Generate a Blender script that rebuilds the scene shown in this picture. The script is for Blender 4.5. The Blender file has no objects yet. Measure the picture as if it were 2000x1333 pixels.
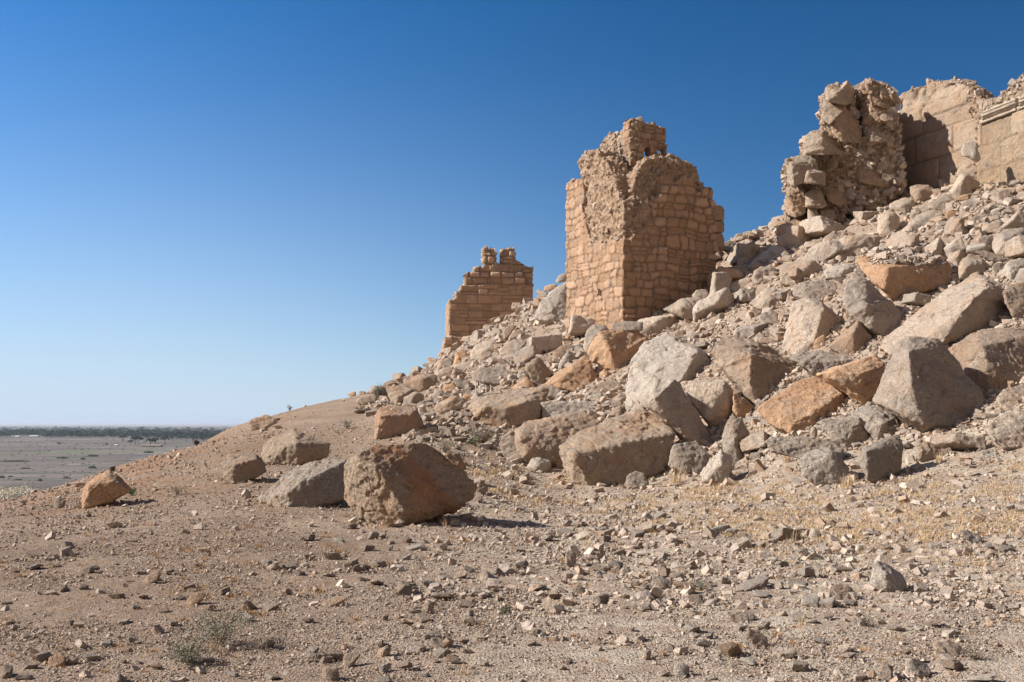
import bpy, bmesh, math, random
import numpy as np
from mathutils import Vector, Matrix

# ------------------------------------------------------------------ camera, sky, sun, exposure
SC = bpy.context.scene
COL = SC.collection
F = 2000 * 35.0 / 36.0          # focal length in photo pixels
HOR = 828.0                      # photo row of the horizon
CAMZ = 1.6
HAZE = 5e-5
cam_d = bpy.data.cameras.new("camera")
cam_d.lens = 35.0
cam_d.sensor_width = 36.0
cam_d.shift_y = (HOR - 666.5) / 2000.0
cam_d.clip_start = 0.05
cam_d.clip_end = 200000.0
cam = bpy.data.objects.new("camera", cam_d)
cam.location = (0, 0, CAMZ)
cam.rotation_euler = (math.radians(90), 0, 0)
COL.objects.link(cam)
SC.camera = cam

SUN_EL = 34.0
SUN_DIR = Vector((-1.0, -0.05, 0)).normalized() * math.cos(math.radians(SUN_EL)) + Vector((0, 0, math.sin(math.radians(SUN_EL))))
world = bpy.data.worlds.new("World")
SC.world = world
world.use_nodes = True
nt = world.node_tree
bg = nt.nodes["Background"]
sky = nt.nodes.new("ShaderNodeTexSky")
sky.sky_type = 'NISHITA'
sky.sun_disc = False
sky.sun_elevation = math.radians(SUN_EL)
sky.sun_rotation = math.atan2(SUN_DIR.x, SUN_DIR.y)
sky.altitude = 900
sky.air_density = 1.0
sky.dust_density = 0.5
sky.ozone_density = 6.0
hs = nt.nodes.new("ShaderNodeHueSaturation")
hs.inputs['Saturation'].default_value = 1.24
nt.links.new(sky.outputs[0], hs.inputs['Color'])
# dusty pale band low over the desert, and a darker sky away from the sun
tcw = nt.nodes.new("ShaderNodeTexCoord")
sxw = nt.nodes.new("ShaderNodeSeparateXYZ")
nt.links.new(tcw.outputs['Generated'], sxw.inputs[0])
def mapr(src, a, b, c, d, kind='SMOOTHSTEP'):
    m = nt.nodes.new("ShaderNodeMapRange"); m.interpolation_type = kind
    for k, v in zip(('From Min', 'From Max', 'To Min', 'To Max'), (a, b, c, d)): m.inputs[k].default_value = v
    nt.links.new(src, m.inputs['Value']); return m.outputs[0]
side = mapr(sxw.outputs[0], -.75, .62, 1.24, .58)
mulw = nt.nodes.new("ShaderNodeMix"); mulw.data_type = 'RGBA'; mulw.blend_type = 'MULTIPLY'; mulw.inputs[0].default_value = 1
ccw = nt.nodes.new("ShaderNodeCombineColor")
for i in range(3): nt.links.new(side, ccw.inputs[i])
nt.links.new(hs.outputs[0], mulw.inputs[6]); nt.links.new(ccw.outputs[0], mulw.inputs[7])
b0 = mapr(sxw.outputs[2], 0.0, .46, 1.0, 0.0, 'LINEAR')
bp = nt.nodes.new("ShaderNodeMath"); bp.operation = 'POWER'; bp.inputs[1].default_value = 2.35
nt.links.new(b0, bp.inputs[0])
bm_w = nt.nodes.new("ShaderNodeMath"); bm_w.operation = 'MULTIPLY'
nt.links.new(bp.outputs[0], bm_w.inputs[0])
nt.links.new(mapr(sxw.outputs[0], -.42, .32, 1.0, .12), bm_w.inputs[1])
band = bm_w.outputs[0]
mixw = nt.nodes.new("ShaderNodeMix"); mixw.data_type = 'RGBA'
mixw.inputs[7].default_value = (4.5, 5.55, 6.9, 1)
nt.links.new(band, mixw.inputs[0]); nt.links.new(mulw.outputs[2], mixw.inputs[6])
# beige added to the unseen sky behind the viewer, warming the blue shade fill
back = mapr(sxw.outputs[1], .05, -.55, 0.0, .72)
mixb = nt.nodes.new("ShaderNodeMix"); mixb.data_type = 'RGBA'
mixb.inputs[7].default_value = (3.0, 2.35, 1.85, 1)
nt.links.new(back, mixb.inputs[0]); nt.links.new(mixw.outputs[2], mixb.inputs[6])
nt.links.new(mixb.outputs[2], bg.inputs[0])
bg.inputs[1].default_value = 0.083
sun_d = bpy.data.lights.new("sun", 'SUN')
sun_d.energy = 5.0
sun_d.angle = math.radians(0.5)
sun_d.color = (1.0, 0.96, 0.90)
sun = bpy.data.objects.new("sun", sun_d)
sun.rotation_euler = SUN_DIR.to_track_quat('Z', 'Y').to_euler()
sun.location = (-30, 0, 40)
COL.objects.link(sun)
SC.view_settings.view_transform = 'Standard'
SC.view_settings.look = 'None'
SC.view_settings.exposure = 0.65
SC.view_settings.gamma = 1.0

# ------------------------------------------------------------------ helpers
RND = random.Random(7)
NP = np.random.default_rng(11)

def P(px, py, d):
    return np.array([(px - 1000.0) / F * d, d, CAMZ + (HOR - py) / F * d])

CROP = {'S': (0, 0, 1), 'R1': (1060, 200, .36), 'R2': (1480, 120, .285), 'R3': (1450, 400, .275), 'R4': (1450, 640, .275),
        'R5': (1000, 560, .3), 'R6': (640, 460, .3), 'R7': (400, 740, .3), 'R8': (0, 780, .25),
        'A': (1700, 260, .15), 'B': (1370, 420, .15), 'C': (1650, 480, .175), 'D': (840, 620, .15),
        'E': (660, 700, .15), 'F': (1140, 620, .15), 'G': (0, 1000, .25), 'H': (500, 1000, .25),
        'I': (1000, 1000, .25), 'J': (1500, 1000, .25)}

def px_of(crop, u, v):
    a = CROP[crop]
    return a[0] + u * a[2], a[1] + v * a[2]

def hsh(ix, iy, iz, seed=0):
    h = (ix.astype(np.int64) * 374761393 + iy.astype(np.int64) * 668265263 + iz.astype(np.int64) * 2147483647 + seed * 1274126177) & 0xffffffff
    h = ((h ^ (h >> 13)) * 1274126177) & 0xffffffff
    h = ((h ^ (h >> 16)) * 2246822519) & 0xffffffff
    h = h ^ (h >> 15)
    return (h & 0xffffff).astype(np.float64) / float(0x1000000)

def vnoise(p, seed=0):
    i = np.floor(p).astype(np.int64)
    f = p - i
    f = f * f * f * (f * (f * 6 - 15) + 10)
    r = 0
    for a in (0, 1):
        wx = f[:, 0] if a else 1 - f[:, 0]
        for b in (0, 1):
            wy = f[:, 1] if b else 1 - f[:, 1]
            for c in (0, 1):
                wz = f[:, 2] if c else 1 - f[:, 2]
                r = r + wx * wy * wz * hsh(i[:, 0] + a, i[:, 1] + b, i[:, 2] + c, seed)
    return r * 2 - 1

def fbm(p, octv=4, seed=0, gain=.5):
    r = 0
    a = 1.0
    s = 0
    for k in range(octv):
        r = r + a * vnoise(p * (2.03 ** k) + 17.3 * k, seed + k)
        s += a
        a *= gain
    return r / s

def chips(p, seed=0):
    """fractured stone: every Voronoi cell is a little tilted plane"""
    i = np.floor(p).astype(np.int64)
    best = np.full(len(p), 1e9)
    out = np.zeros(len(p))
    for a in (-1, 0, 1):
        for b in (-1, 0, 1):
            for c in (-1, 0, 1):
                x, y, z = i[:, 0] + a, i[:, 1] + b, i[:, 2] + c
                s = np.stack([x + hsh(x, y, z, seed), y + hsh(x, y, z, seed + 1), z + hsh(x, y, z, seed + 2)], 1)
                dv = p - s
                d = (dv ** 2).sum(1)
                g = np.stack([hsh(x, y, z, seed + 3), hsh(x, y, z, seed + 4), hsh(x, y, z, seed + 5)], 1) * 2 - 1
                val = (dv * g).sum(1) + (hsh(x, y, z, seed + 6) - .5) * .5
                m = d < best
                best = np.where(m, d, best)
                out = np.where(m, val, out)
    return out

def tag(o, label=None, cat=None, group=None, kind=None):
    if label: o['label'] = label
    if cat: o['category'] = cat
    if group: o['group'] = group
    if kind: o['kind'] = kind
    return o

def empty(name, loc, label, cat, group=None):
    o = bpy.data.objects.new(name, None)
    o.empty_display_size = .2
    o.location = loc
    COL.objects.link(o)
    return tag(o, label, cat, group)

def mesh_np(name, verts, faces, mat=None, smooth=False):
    """faces: (n,k) array, all with the same k"""
    me = bpy.data.meshes.new(name)
    verts = np.asarray(verts, dtype=np.float32)
    faces = np.asarray(faces, dtype=np.int32)
    n, k = faces.shape
    me.vertices.add(len(verts))
    me.vertices.foreach_set('co', verts.ravel())
    me.loops.add(n * k)
    me.loops.foreach_set('vertex_index', faces.ravel())
    me.polygons.add(n)
    me.polygons.foreach_set('loop_start', np.arange(0, n * k, k, dtype=np.int32))
    me.polygons.foreach_set('use_smooth', np.full(n, bool(smooth)))
    me.update(calc_edges=True)
    me.validate()
    if mat: me.materials.append(mat)
    return me

def link(name, me, parent=None, loc=None):
    o = bpy.data.objects.new(name, me)
    COL.objects.link(o)
    if parent is not None: o.parent = parent
    if loc is not None: o.location = loc
    return o

# ------------------------------------------------------------------ materials
def new_mat(name, rough=.95):
    m = bpy.data.materials.new(name)
    m.use_nodes = True
    b = m.node_tree.nodes['Principled BSDF']
    b.inputs['Roughness'].default_value = rough
    b.inputs['Specular IOR Level'].default_value = .15
    return m, m.node_tree, b

class NB:
    def __init__(s, t): s.t = t
    def n(s, typ, **kw):
        x = s.t.nodes.new(typ)
        for k, v in kw.items(): setattr(x, k, v)
        return x
    def l(s, a, b): s.t.links.new(a, b)
    def noise(s, vec, scale, detail=4, rough=.6, dist=0):
        x = s.n('ShaderNodeTexNoise')
        x.inputs['Scale'].default_value = scale
        x.inputs['Detail'].default_value = detail
        x.inputs['Roughness'].default_value = rough
        x.inputs['Distortion'].default_value = dist
        if vec is not None: s.l(vec, x.inputs['Vector'])
        return x.outputs['Fac']
    def voro(s, vec, scale, feature='F1', out='Distance', rnd=1.0):
        x = s.n('ShaderNodeTexVoronoi', feature=feature)
        x.inputs['Scale'].default_value = scale
        x.inputs['Randomness'].default_value = rnd
        if vec is not None: s.l(vec, x.inputs['Vector'])
        return x.outputs[out]
    def ramp(s, fac, stops):
        x = s.n('ShaderNodeValToRGB')
        e = x.color_ramp.elements
        while len(e) < len(stops): e.new(.5)
        for i, (p, c) in enumerate(stops):
            e[i].position = p
            e[i].color = c if len(c) == 4 else (*c, 1)
        s.l(fac, x.inputs[0])
        return x.outputs[0]
    def g(s, fac, a, b, va=0, vb=1):
        x = s.n('ShaderNodeMapRange')
        x.inputs['From Min'].default_value = a
        x.inputs['From Max'].default_value = b
        x.inputs['To Min'].default_value = va
        x.inputs['To Max'].default_value = vb
        s.l(fac, x.inputs['Value'])
        return x.outputs[0]
    def mix(s, fac, a, b, mode='MIX'):
        x = s.n('ShaderNodeMix', data_type='RGBA', blend_type=mode)
        for v, i in ((fac, 0), (a, 6), (b, 7)):
            if isinstance(v, (int, float)): x.inputs[i].default_value = v
            elif isinstance(v, tuple): x.inputs[i].default_value = (*v, 1) if len(v) == 3 else v
            else: s.l(v, x.inputs[i])
        return x.outputs[2]
    def math(s, op, a, b=0.0, c=None):
        x = s.n('ShaderNodeMath', operation=op)
        for i, v in enumerate((a, b, c)):
            if v is None: continue
            if isinstance(v, (int, float)): x.inputs[i].default_value = v
            else: s.l(v, x.inputs[i])
        return x.outputs[0]
    def bump(s, height, strength, dist, normal=None):
        x = s.n('ShaderNodeBump')
        x.inputs['Strength'].default_value = strength
        x.inputs['Distance'].default_value = dist
        s.l(height, x.inputs['Height'])
        if normal is not None: s.l(normal, x.inputs['Normal'])
        return x.outputs[0]
    def gray(s, v):
        x = s.n('ShaderNodeCombineColor')
        for i in range(3): s.l(v, x.inputs[i])
        return x.outputs[0]

GAIN = (1.50, 1.45, 1.38)
def stone_material(name, masonry=False):
    m, t, b = new_mat(name)
    N = NB(t)
    tc = N.n('ShaderNodeTexCoord').outputs['Object']
    oi = N.n('ShaderNodeObjectInfo')
    off = N.n('ShaderNodeVectorMath', operation='ADD')
    N.l(tc, off.inputs[0])
    sc = N.n('ShaderNodeVectorMath', operation='SCALE')
    cx = N.n('ShaderNodeCombineXYZ')
    for i in range(3): N.l(oi.outputs['Random'], cx.inputs[i])
    N.l(cx.outputs[0], sc.inputs[0]); sc.inputs['Scale'].default_value = 43.0
    N.l(sc.outputs[0], off.inputs[1])
    v = off.outputs[0]
    base = oi.outputs['Color']
    # large stained patches, strength in the object's alpha
    n1 = N.noise(v, 1.1, 5, .6, .6)
    st = N.math('MULTIPLY', N.g(n1, .47, .60), oi.outputs['Alpha'])
    col = N.mix(st, base, (.37, .215, .125))
    # grey-brown weathering crust
    n2 = N.noise(v, 2.3, 6, .65)
    col = N.mix(N.g(n2, .5, .68, 0, .55), col, (.205, .175, .15))
    # pale broken patches
    n3 = N.noise(v, 3.1, 5, .6, .3)
    col = N.mix(N.g(n3, .58, .72, 0, .5), col, (.44, .385, .33))
    # grain
    n4 = N.noise(v, 26, 4, .7)
    col = N.mix(1.0, col, N.gray(N.g(n4, .3, .7, .74, 1.22)), 'MULTIPLY')
    n5 = N.noise(v, 70, 3, .75)
    col = N.mix(1.0, col, N.gray(N.g(n5, .3, .7, .74, 1.24)), 'MULTIPLY')
    pit = N.g(N.voro(v, 17), .06, .22, 0, 1)
    pmask = N.g(N.noise(v, 1.7, 3), .42, .56)
    pitd = N.math('SUBTRACT', 1.0, N.math('MULTIPLY', N.math('SUBTRACT', 1.0, pit), N.math('MULTIPLY', pmask, .5)))
    col = N.mix(1.0, col, N.gray(pitd), 'MULTIPLY')
    if masonry:
        at = N.n('ShaderNodeAttribute', attribute_name='tint')
        col = N.mix(1.0, col, at.outputs['Color'], 'MULTIPLY')
    col = N.mix(1.0, col, GAIN, 'MULTIPLY')
    N.l(col, b.inputs['Base Color'])
    pits = N.g(N.voro(v, 22), .0, .35, 0, 1)
    pm = N.g(N.noise(v, 2.0, 2), .45, .6)
    h = N.math('ADD', N.math('MULTIPLY', n4, 1.0), N.math('MULTIPLY', N.math('MULTIPLY', pits, pm), .5))
    h = N.math('ADD', h, N.math('MULTIPLY', N.noise(v, 9, 6, .75), 1.5))
    h = N.math('ADD', h, N.math('MULTIPLY', N.math('SUBTRACT', pitd, 1.0), 2.5))
    nb = N.bump(h, 1.0, .045)
    nb = N.bump(n5, 1.0, .02, nb)
    N.l(nb, b.inputs['Normal'])
    return m

M_ROCK = stone_material('limestone')
M_WALL = stone_material('weathered_masonry', True)

def ground_material():
    m, t, b = new_mat('stony_soil')
    N = NB(t)
    tc = N.n('ShaderNodeTexCoord').outputs['Object']
    at = N.n('ShaderNodeAttribute', attribute_name='zone')
    sep = N.n('ShaderNodeSeparateColor')
    N.l(at.outputs['Color'], sep.inputs[0])
    n1 = N.noise(tc, .55, 5, .6, .4)
    col = N.ramp(n1, [(.35, (.285, .215, .165)), (.5, (.335, .255, .20)), (.65, (.385, .30, .235))])
    ora = N.math('MULTIPLY', N.g(N.noise(tc, .8, 4, .6), .38, .6), sep.outputs[0])
    col = N.mix(ora, col, (.345, .205, .125))
    pale = N.math('MULTIPLY', N.g(N.noise(tc, 1.7, 5, .65), .42, .62), sep.outputs[1])
    col = N.mix(pale, col, (.44, .37, .295))
    vd = N.n('ShaderNodeTexVoronoi'); vd.inputs['Scale'].default_value = 38
    N.l(tc, vd.inputs['Vector'])
    vs = N.n('ShaderNodeSeparateColor'); N.l(vd.outputs['Color'], vs.inputs[0])
    peb = N.g(vd.outputs['Distance'], .25, .55, 1, 0)
    pm = N.math('MULTIPLY', peb, N.g(vs.outputs[0], .45, .55))
    col = N.mix(N.math('MULTIPLY', pm, .55), col, N.ramp(vs.outputs[1], [(0, (.22, .18, .15)), (.5, (.33, .27, .22)), (1, (.44, .375, .31))]))
    n4 = N.noise(tc, 60, 4, .7)
    col = N.mix(1.0, col, N.gray(N.g(n4, .3, .7, .76, 1.2)), 'MULTIPLY')
    n6 = N.noise(tc, 7, 5, .7)
    col = N.mix(1.0, col, N.gray(N.g(n6, .3, .7, .82, 1.14)), 'MULTIPLY')
    col = N.mix(1.0, col, (1.53, 1.50, 1.41), 'MULTIPLY')
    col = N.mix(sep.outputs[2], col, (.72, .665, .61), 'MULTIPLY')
    N.l(col, b.inputs['Base Color'])
    h = N.math('ADD', N.math('MULTIPLY', pm, .9), N.math('MULTIPLY', n4, .6))
    v2 = N.g(N.voro(tc, 95), .1, .5, 1, 0)
    h = N.math('ADD', h, N.math('MULTIPLY', v2, .35))
    nb = N.bump(n6, 1.0, .08)
    nb = N.bump(h, 1.0, .03, nb)
    N.l(nb, b.inputs['Normal'])
    return m
M_GROUND = ground_material()

def plain_material():
    m, t, b = new_mat('plain_soil')
    N = NB(t)
    g = N.n('ShaderNodeNewGeometry').outputs['Position']
    n1 = N.noise(g, .006, 6, .6, .5)
    col = N.ramp(n1, [(.35, (.125, .10, .085)), (.5, (.165, .134, .112)), (.66, (.22, .182, .155))])
    st = N.n('ShaderNodeMapping'); st.inputs['Scale'].default_value = (.25, 1, 1)
    N.l(g, st.inputs['Vector'])
    n2 = N.noise(st.outputs[0], .035, 5, .65)
    col = N.mix(N.g(n2, .53, .60, 0, .75), col, (.085, .085, .055))
    n7 = N.noise(st.outputs[0], .09, 4, .7)
    col = N.mix(N.g(n7, .58, .66, 0, .8), col, (.06, .07, .035))
    n3 = N.noise(st.outputs[0], .012, 3, .5, .5)
    col = N.mix(N.g(n3, .60, .64, 0, .7), col, (.13, .15, .07))
    n5 = N.noise(st.outputs[0], .0045, 4, .5, .8)
    tr = N.math('ABSOLUTE', N.math('SUBTRACT', n5, .5))
    col = N.mix(N.g(tr, .0, .008, .8, 0), col, (.38, .33, .28))
    # beyond the oasis: bare pale desert
    sp = N.n('ShaderNodeSeparateXYZ'); N.l(g, sp.inputs[0])
    col = N.mix(N.g(sp.outputs[1], 9000, 14000), col, (.32, .26, .21))
    N.l(col, b.inputs['Base Color'])
    return m
M_PLAIN = plain_material()

def simple_mat(name, c, var=.25, scale=8, rough=.9, obj=False):
    m, t, b = new_mat(name, rough)
    N = NB(t)
    tc = N.n('ShaderNodeTexCoord').outputs['Object']
    n = N.noise(tc, scale, 4)
    base = N.n('ShaderNodeObjectInfo').outputs['Color'] if obj else tuple(c)
    col = N.mix(1.0, base, N.gray(N.g(n, .3, .7, 1 - var, 1 + var)), 'MULTIPLY')
    N.l(col, b.inputs['Base Color'])
    return m

def leaf_mat(name, c1, c2):
    m, t, b = new_mat(name, .8)
    N = NB(t)
    gi = N.n('ShaderNodeNewGeometry').outputs['Random Per Island']
    N.l(N.ramp(gi, [(0, c1), (1, c2)]), b.inputs['Base Color'])
    return m
M_STRAW = leaf_mat('dry_straw', (.46, .31, .165), (.68, .51, .32))
M_PALE = leaf_mat('bleached_grass', (.62, .52, .36), (.85, .76, .58))
M_RUST = leaf_mat('rusty_stems', (.34, .16, .05), (.50, .29, .12))
M_SHRUB = leaf_mat('grey_green_leaves', (.185, .175, .125), (.31, .29, .215))
M_BROWN = leaf_mat('brown_bush_twigs', (.07, .05, .035), (.15, .11, .075))
M_GREEN = leaf_mat('green_leaves', (.045, .085, .03), (.10, .16, .06))
M_TWIG = leaf_mat('dead_twigs', (.18, .14, .10), (.33, .27, .21))
M_PALM = leaf_mat('palm_fronds', (.010, .022, .012), (.032, .05, .025))
M_TRUNK = simple_mat('trunk_bark', (.12, .09, .065), .3)
M_WHITE = simple_mat('white_sheet', (.78, .78, .76), .05)
M_MUD = simple_mat('mud_plaster', (.42, .33, .25), .15, 1)
M_METAL = simple_mat('painted_metal', (.50, .47, .41), .1)
M_BARK = simple_mat('dry_bark', (.18, .14, .10), .3)

# ------------------------------------------------------------------ terrain: heights along sight-lines of the hillside
COLS = {
 -1600: [(6, 1346), (10, 1150), (16, 1060), (22, 1030)],
 -600: [(6, 1346), (10, 1142), (15, 1055), (20, 1022), (25, 1010)],
 0:    [(6, 1346), (8, 1222), (10, 1140), (13.4, 1062), (17, 1016), (21, 992), (26, 979)],
 200:  [(6, 1346), (8, 1221), (11.5, 1100), (15, 1030), (18, 988), (23, 944), (28, 922), (31, 912)],
 430:  [(6, 1345), (8, 1220), (11.5, 1090), (15, 1020), (18, 975), (22, 920), (29, 870), (37, 842), (41, 833)],
 600:  [(6, 1344), (8, 1218), (11.5, 1088), (14.5, 1035), (18, 980), (24, 900), (31, 840), (38, 803), (45, 785)],
 700:  [(6, 1343), (8, 1216), (11.5, 1090), (15, 1035), (20, 960), (26, 884), (34, 820), (44, 775), (50, 767)],
 860:  [(6, 1342), (8, 1215), (12, 1086), (16.5, 1010), (20, 950), (25, 875), (32, 800), (42, 742), (54, 706), (62, 692)],
 1050: [(6, 1340), (8, 1212), (12, 1088), (16, 1030), (20, 986), (23, 950), (25.5, 915), (27.5, 880), (30, 828), (34, 755), (38, 700), (43, 650), (50, 602), (57, 570)],
 1250: [(6, 1338), (8, 1208), (12, 1082), (16, 1025), (20, 980), (24, 945), (26.5, 880), (29, 800), (32, 720), (35.5, 645), (39, 600), (44, 560), (50, 530), (56, 505)],
 1450: [(6, 1336), (8, 1204), (12, 1075), (16, 1013), (19, 965), (21.5, 935), (23.5, 880), (25.5, 800), (28.5, 700), (33, 600), (37, 540), (42, 495), (48, 462)],
 1540: [(6, 1335), (8, 1202), (12, 1070), (15, 1015), (18, 960), (20, 925), (22, 870), (24.5, 785), (28, 690), (32, 590), (36, 515), (40, 465), (48, 424)],
 1700: [(6, 1334), (8, 1200), (12, 1062), (15, 1000), (17.5, 950), (19.3, 905), (21.5, 830), (24, 740), (27, 640), (31, 540), (36, 455), (40, 405), (50, 380), (58, 372)],
 2000: [(6, 1332), (8, 1196), (11, 1080), (14, 990), (16.5, 930), (18, 875), (20, 800), (22.5, 700), (25.5, 600), (29, 500), (33, 405), (37, 325), (41, 295), (52, 290)],
 2400: [(6, 1328), (8, 1185), (11, 1050), (14, 940), (16, 860), (18.5, 750), (22, 600), (26, 450), (30, 350), (35, 250), (41, 200)],
 3600: [(6, 1320), (8, 1170), (11, 1020), (14, 880), (16, 760), (18.5, 600), (22, 400), (26, 250), (30, 150)],
}
TX = np.arange(-1600, 3601, 20.0)
TD = np.exp(np.linspace(math.log(.5), math.log(260), 300))
_keys = sorted(COLS)
_prof = []
for k in _keys:
    pts = COLS[k]
    ds = [.5, 1.5, 4.0] + [p[0] for p in pts]
    zs = [0, 0, 0.0] + [CAMZ + (HOR - p[1]) / F * p[0] for p in pts]
    dc = ds[-1]
    zz = np.interp(np.log(TD), np.log(ds), zs)
    over = TD > dc
    t_ = TD - dc
    zz = np.where(over, zs[-1] - .10 * t_ - .25 * np.maximum(t_ - 1.5, 0) , zz)
    _prof.append(np.maximum(zz, -33))
_prof = np.array(_prof)
TZ = np.zeros((len(TX), len(TD)))
for j in range(len(TD)):
    TZ[:, j] = np.interp(TX, _keys, _prof[:, j])
def _sm(a, n):
    for _ in range(n):
        b = a.copy()
        b[1:-1] = (a[:-2] + 2 * a[1:-1] + a[2:]) / 4
        a = b
    return a
TZ = _sm(TZ, 8)
TZ = _sm(TZ.T, 6).T

def terrain_pd(px, d):
    """height at sight-line column px and depth d (arrays)"""
    px = np.asarray(px, float); d = np.asarray(d, float)
    u = np.clip((px - TX[0]) / 20.0, 0, len(TX) - 1.001)
    v = np.clip((np.log(np.maximum(d, .5)) - math.log(.5)) / (math.log(260) - math.log(.5)) * (len(TD) - 1), 0, len(TD) - 1.001)
    i = u.astype(int); j = v.astype(int)
    fu = u - i; fv = v - j
    return (TZ[i, j] * (1 - fu) * (1 - fv) + TZ[i + 1, j] * fu * (1 - fv) + TZ[i, j + 1] * (1 - fu) * fv + TZ[i + 1, j + 1] * fu * fv)

def hit(px, py):
    ds = np.exp(np.linspace(math.log(3), math.log(75), 700))
    z = terrain_pd(np.full_like(ds, px), ds)
    y = HOR - (z - CAMZ) * F / ds
    k = np.nonzero(y <= py)[0]
    if len(k) == 0: return float(ds[np.argmin(y)])
    return float(ds[k[0]])

def ground_at(x, y):
    return float(terrain_pd(1000 + x / max(y, .5) * F, y))

def micro(X, Y):
    p = np.stack([X, Y, np.zeros_like(X)], 1)
    return .028 * fbm(p * 1.3, 4, 5) + .014 * fbm(p * 6.0, 3, 9)

# ground sheet (fine where the picture sees it, coarse outside it)
gx = np.concatenate([np.arange(-1600, -60, 40.0), np.arange(-60, 2060, 3.0), np.arange(2060, 3601, 40.0)])
gd = np.concatenate([np.exp(np.linspace(math.log(.5), math.log(5.2), 24))[:-1], np.exp(np.linspace(math.log(5.2), math.log(66), 420))[:-1], np.exp(np.linspace(math.log(66), math.log(255), 30))])
GX, GD = np.meshgrid(gx, gd, indexing='ij')
gz = terrain_pd(GX.ravel(), GD.ravel())
X = ((GX - 1000) / F * GD).ravel(); Y = GD.ravel()
gz = gz + micro(X, Y) * np.clip(Y / 3, 0, 1)
verts = np.stack([X, Y, gz], 1)
nx_, nd_ = GX.shape
ii, jj = np.meshgrid(np.arange(nx_ - 1), np.arange(nd_ - 1), indexing='ij')
a = (ii * nd_ + jj).ravel()
faces = np.stack([a, a + nd_, a + nd_ + 1, a + 1], 1)
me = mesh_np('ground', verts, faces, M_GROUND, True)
gpx = GX.ravel()
gy = HOR - (gz - CAMZ) * F / Y
zone = np.zeros((len(verts), 4), np.float32)
zone[:, 0] = np.clip((620 - gpx) / 400, 0, 1) * np.clip((Y - 15) / 9, 0, 1) + .18
zone[:, 1] = np.clip((gpx - 650) / 500, 0, 1) * np.clip((27 - Y) / 3, 0, 1)
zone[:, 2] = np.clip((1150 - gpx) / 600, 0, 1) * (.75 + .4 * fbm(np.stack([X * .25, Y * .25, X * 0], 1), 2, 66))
zone[:, 3] = 1
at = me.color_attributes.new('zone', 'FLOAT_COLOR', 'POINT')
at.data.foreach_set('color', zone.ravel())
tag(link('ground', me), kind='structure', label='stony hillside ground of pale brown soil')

# ground behind and beside the viewer, rising to the same hill on the right
bxs = np.linspace(-80, 90, 60); bys = np.linspace(-90, .9, 50)
BX, BY = np.meshgrid(bxs, bys, indexing='ij')
bz = np.where(BX > 4, (BX - 4) * .42, 0) - np.where(BX < -8, (-8 - BX) * .22, 0) + .15 * vnoise(np.stack([BX.ravel() * .3, BY.ravel() * .3, BX.ravel() * 0], 1), 3).reshape(BX.shape) * np.clip(-BY / 8, 0, 1) - .02
bz = np.where((np.abs(BX) < 2.2) & (BY > -1), -.03, bz)
bi, bj = np.meshgrid(np.arange(59), np.arange(49), indexing='ij')
ba = (bi * 50 + bj).ravel()
meb = mesh_np('ground', np.stack([BX.ravel(), BY.ravel(), bz.ravel()], 1), np.stack([ba, ba + 50, ba + 51, ba + 1], 1), M_GROUND, True)
tag(link('ground_behind', meb), kind='structure', label='stony ground continuing behind the viewpoint')

# far plain
PZ = CAMZ - 30.0
pr = [100, 250, 500, 1000, 2000, 4000, 8000, 16000, 40000]
pa = np.radians(np.linspace(-75, 75, 40))
pv = [(r * math.sin(t), r * math.cos(t), PZ) for r in pr for t in pa]
n = len(pa)
pf = [(i * n + j, (i + 1) * n + j, (i + 1) * n + j + 1, i * n + j + 1) for i in range(len(pr) - 1) for j in range(n - 1)]
me = mesh_np('plain', pv, pf, M_PLAIN)
tag(link('plain', me), kind='structure', label='wide desert plain far below the hill')

# ------------------------------------------------------------------ rocks traced as convex lumps at their own depth
COLR = {  # colour, stain strength
 'g': ((.34, .285, .235), .25), 'w': ((.41, .355, .30), .10), 'c': ((.41, .335, .265), .3), 'o': ((.45, .29, .18), .6),
 'b': ((.325, .25, .19), .4), 'r': ((.30, .215, .16), .55), 'k': ((.275, .232, .19), .2), 't': ((.36, .28, .21), .45)}
def tint_attr(me, t):
    at = me.color_attributes.new('tint', 'FLOAT_COLOR', 'POINT')
    c = np.ones((len(t), 4), np.float32)
    c[:, :3] = t
    at.data.foreach_set('color', c.ravel())

LUMPS = []      # pending solids: dict(obj, size, ...)

def hull_into(bm, pts):
    b2 = bmesh.new()
    for p in pts: b2.verts.new(p)
    r = bmesh.ops.convex_hull(b2, input=list(b2.verts))
    junk = [v for v in b2.verts if not v.link_faces]
    for v in junk: b2.verts.remove(v)
    bmesh.ops.triangulate(b2, faces=list(b2.faces))
    base = {}
    for v in b2.verts: base[v] = bm.verts.new(v.co)
    for f in b2.faces:
        try: bm.faces.new([base[v] for v in f.verts])
        except ValueError: pass
    b2.free()

def prism_into(bm, poly, vec):
    """closed prism from a planar polygon (3D points) pushed along vec"""
    vec = np.array(vec)
    a = [bm.verts.new(p) for p in poly]
    b = [bm.verts.new(np.array(p) + vec) for p in poly]
    fs = [bm.faces.new(a), bm.faces.new(b[::-1])]
    n = len(a)
    for i in range(n):
        fs.append(bm.faces.new((a[(i + 1) % n], a[i], b[i], b[(i + 1) % n])))
    bmesh.ops.recalc_face_normals(bm, faces=fs)
    bmesh.ops.triangulate(bm, faces=[f for f in fs if len(f.verts) > 4])

def parse(s):
    out = []
    for w in s.split(','):
        a = [float(q) for q in w.split()]
        out.append(a)
    return out

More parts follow.
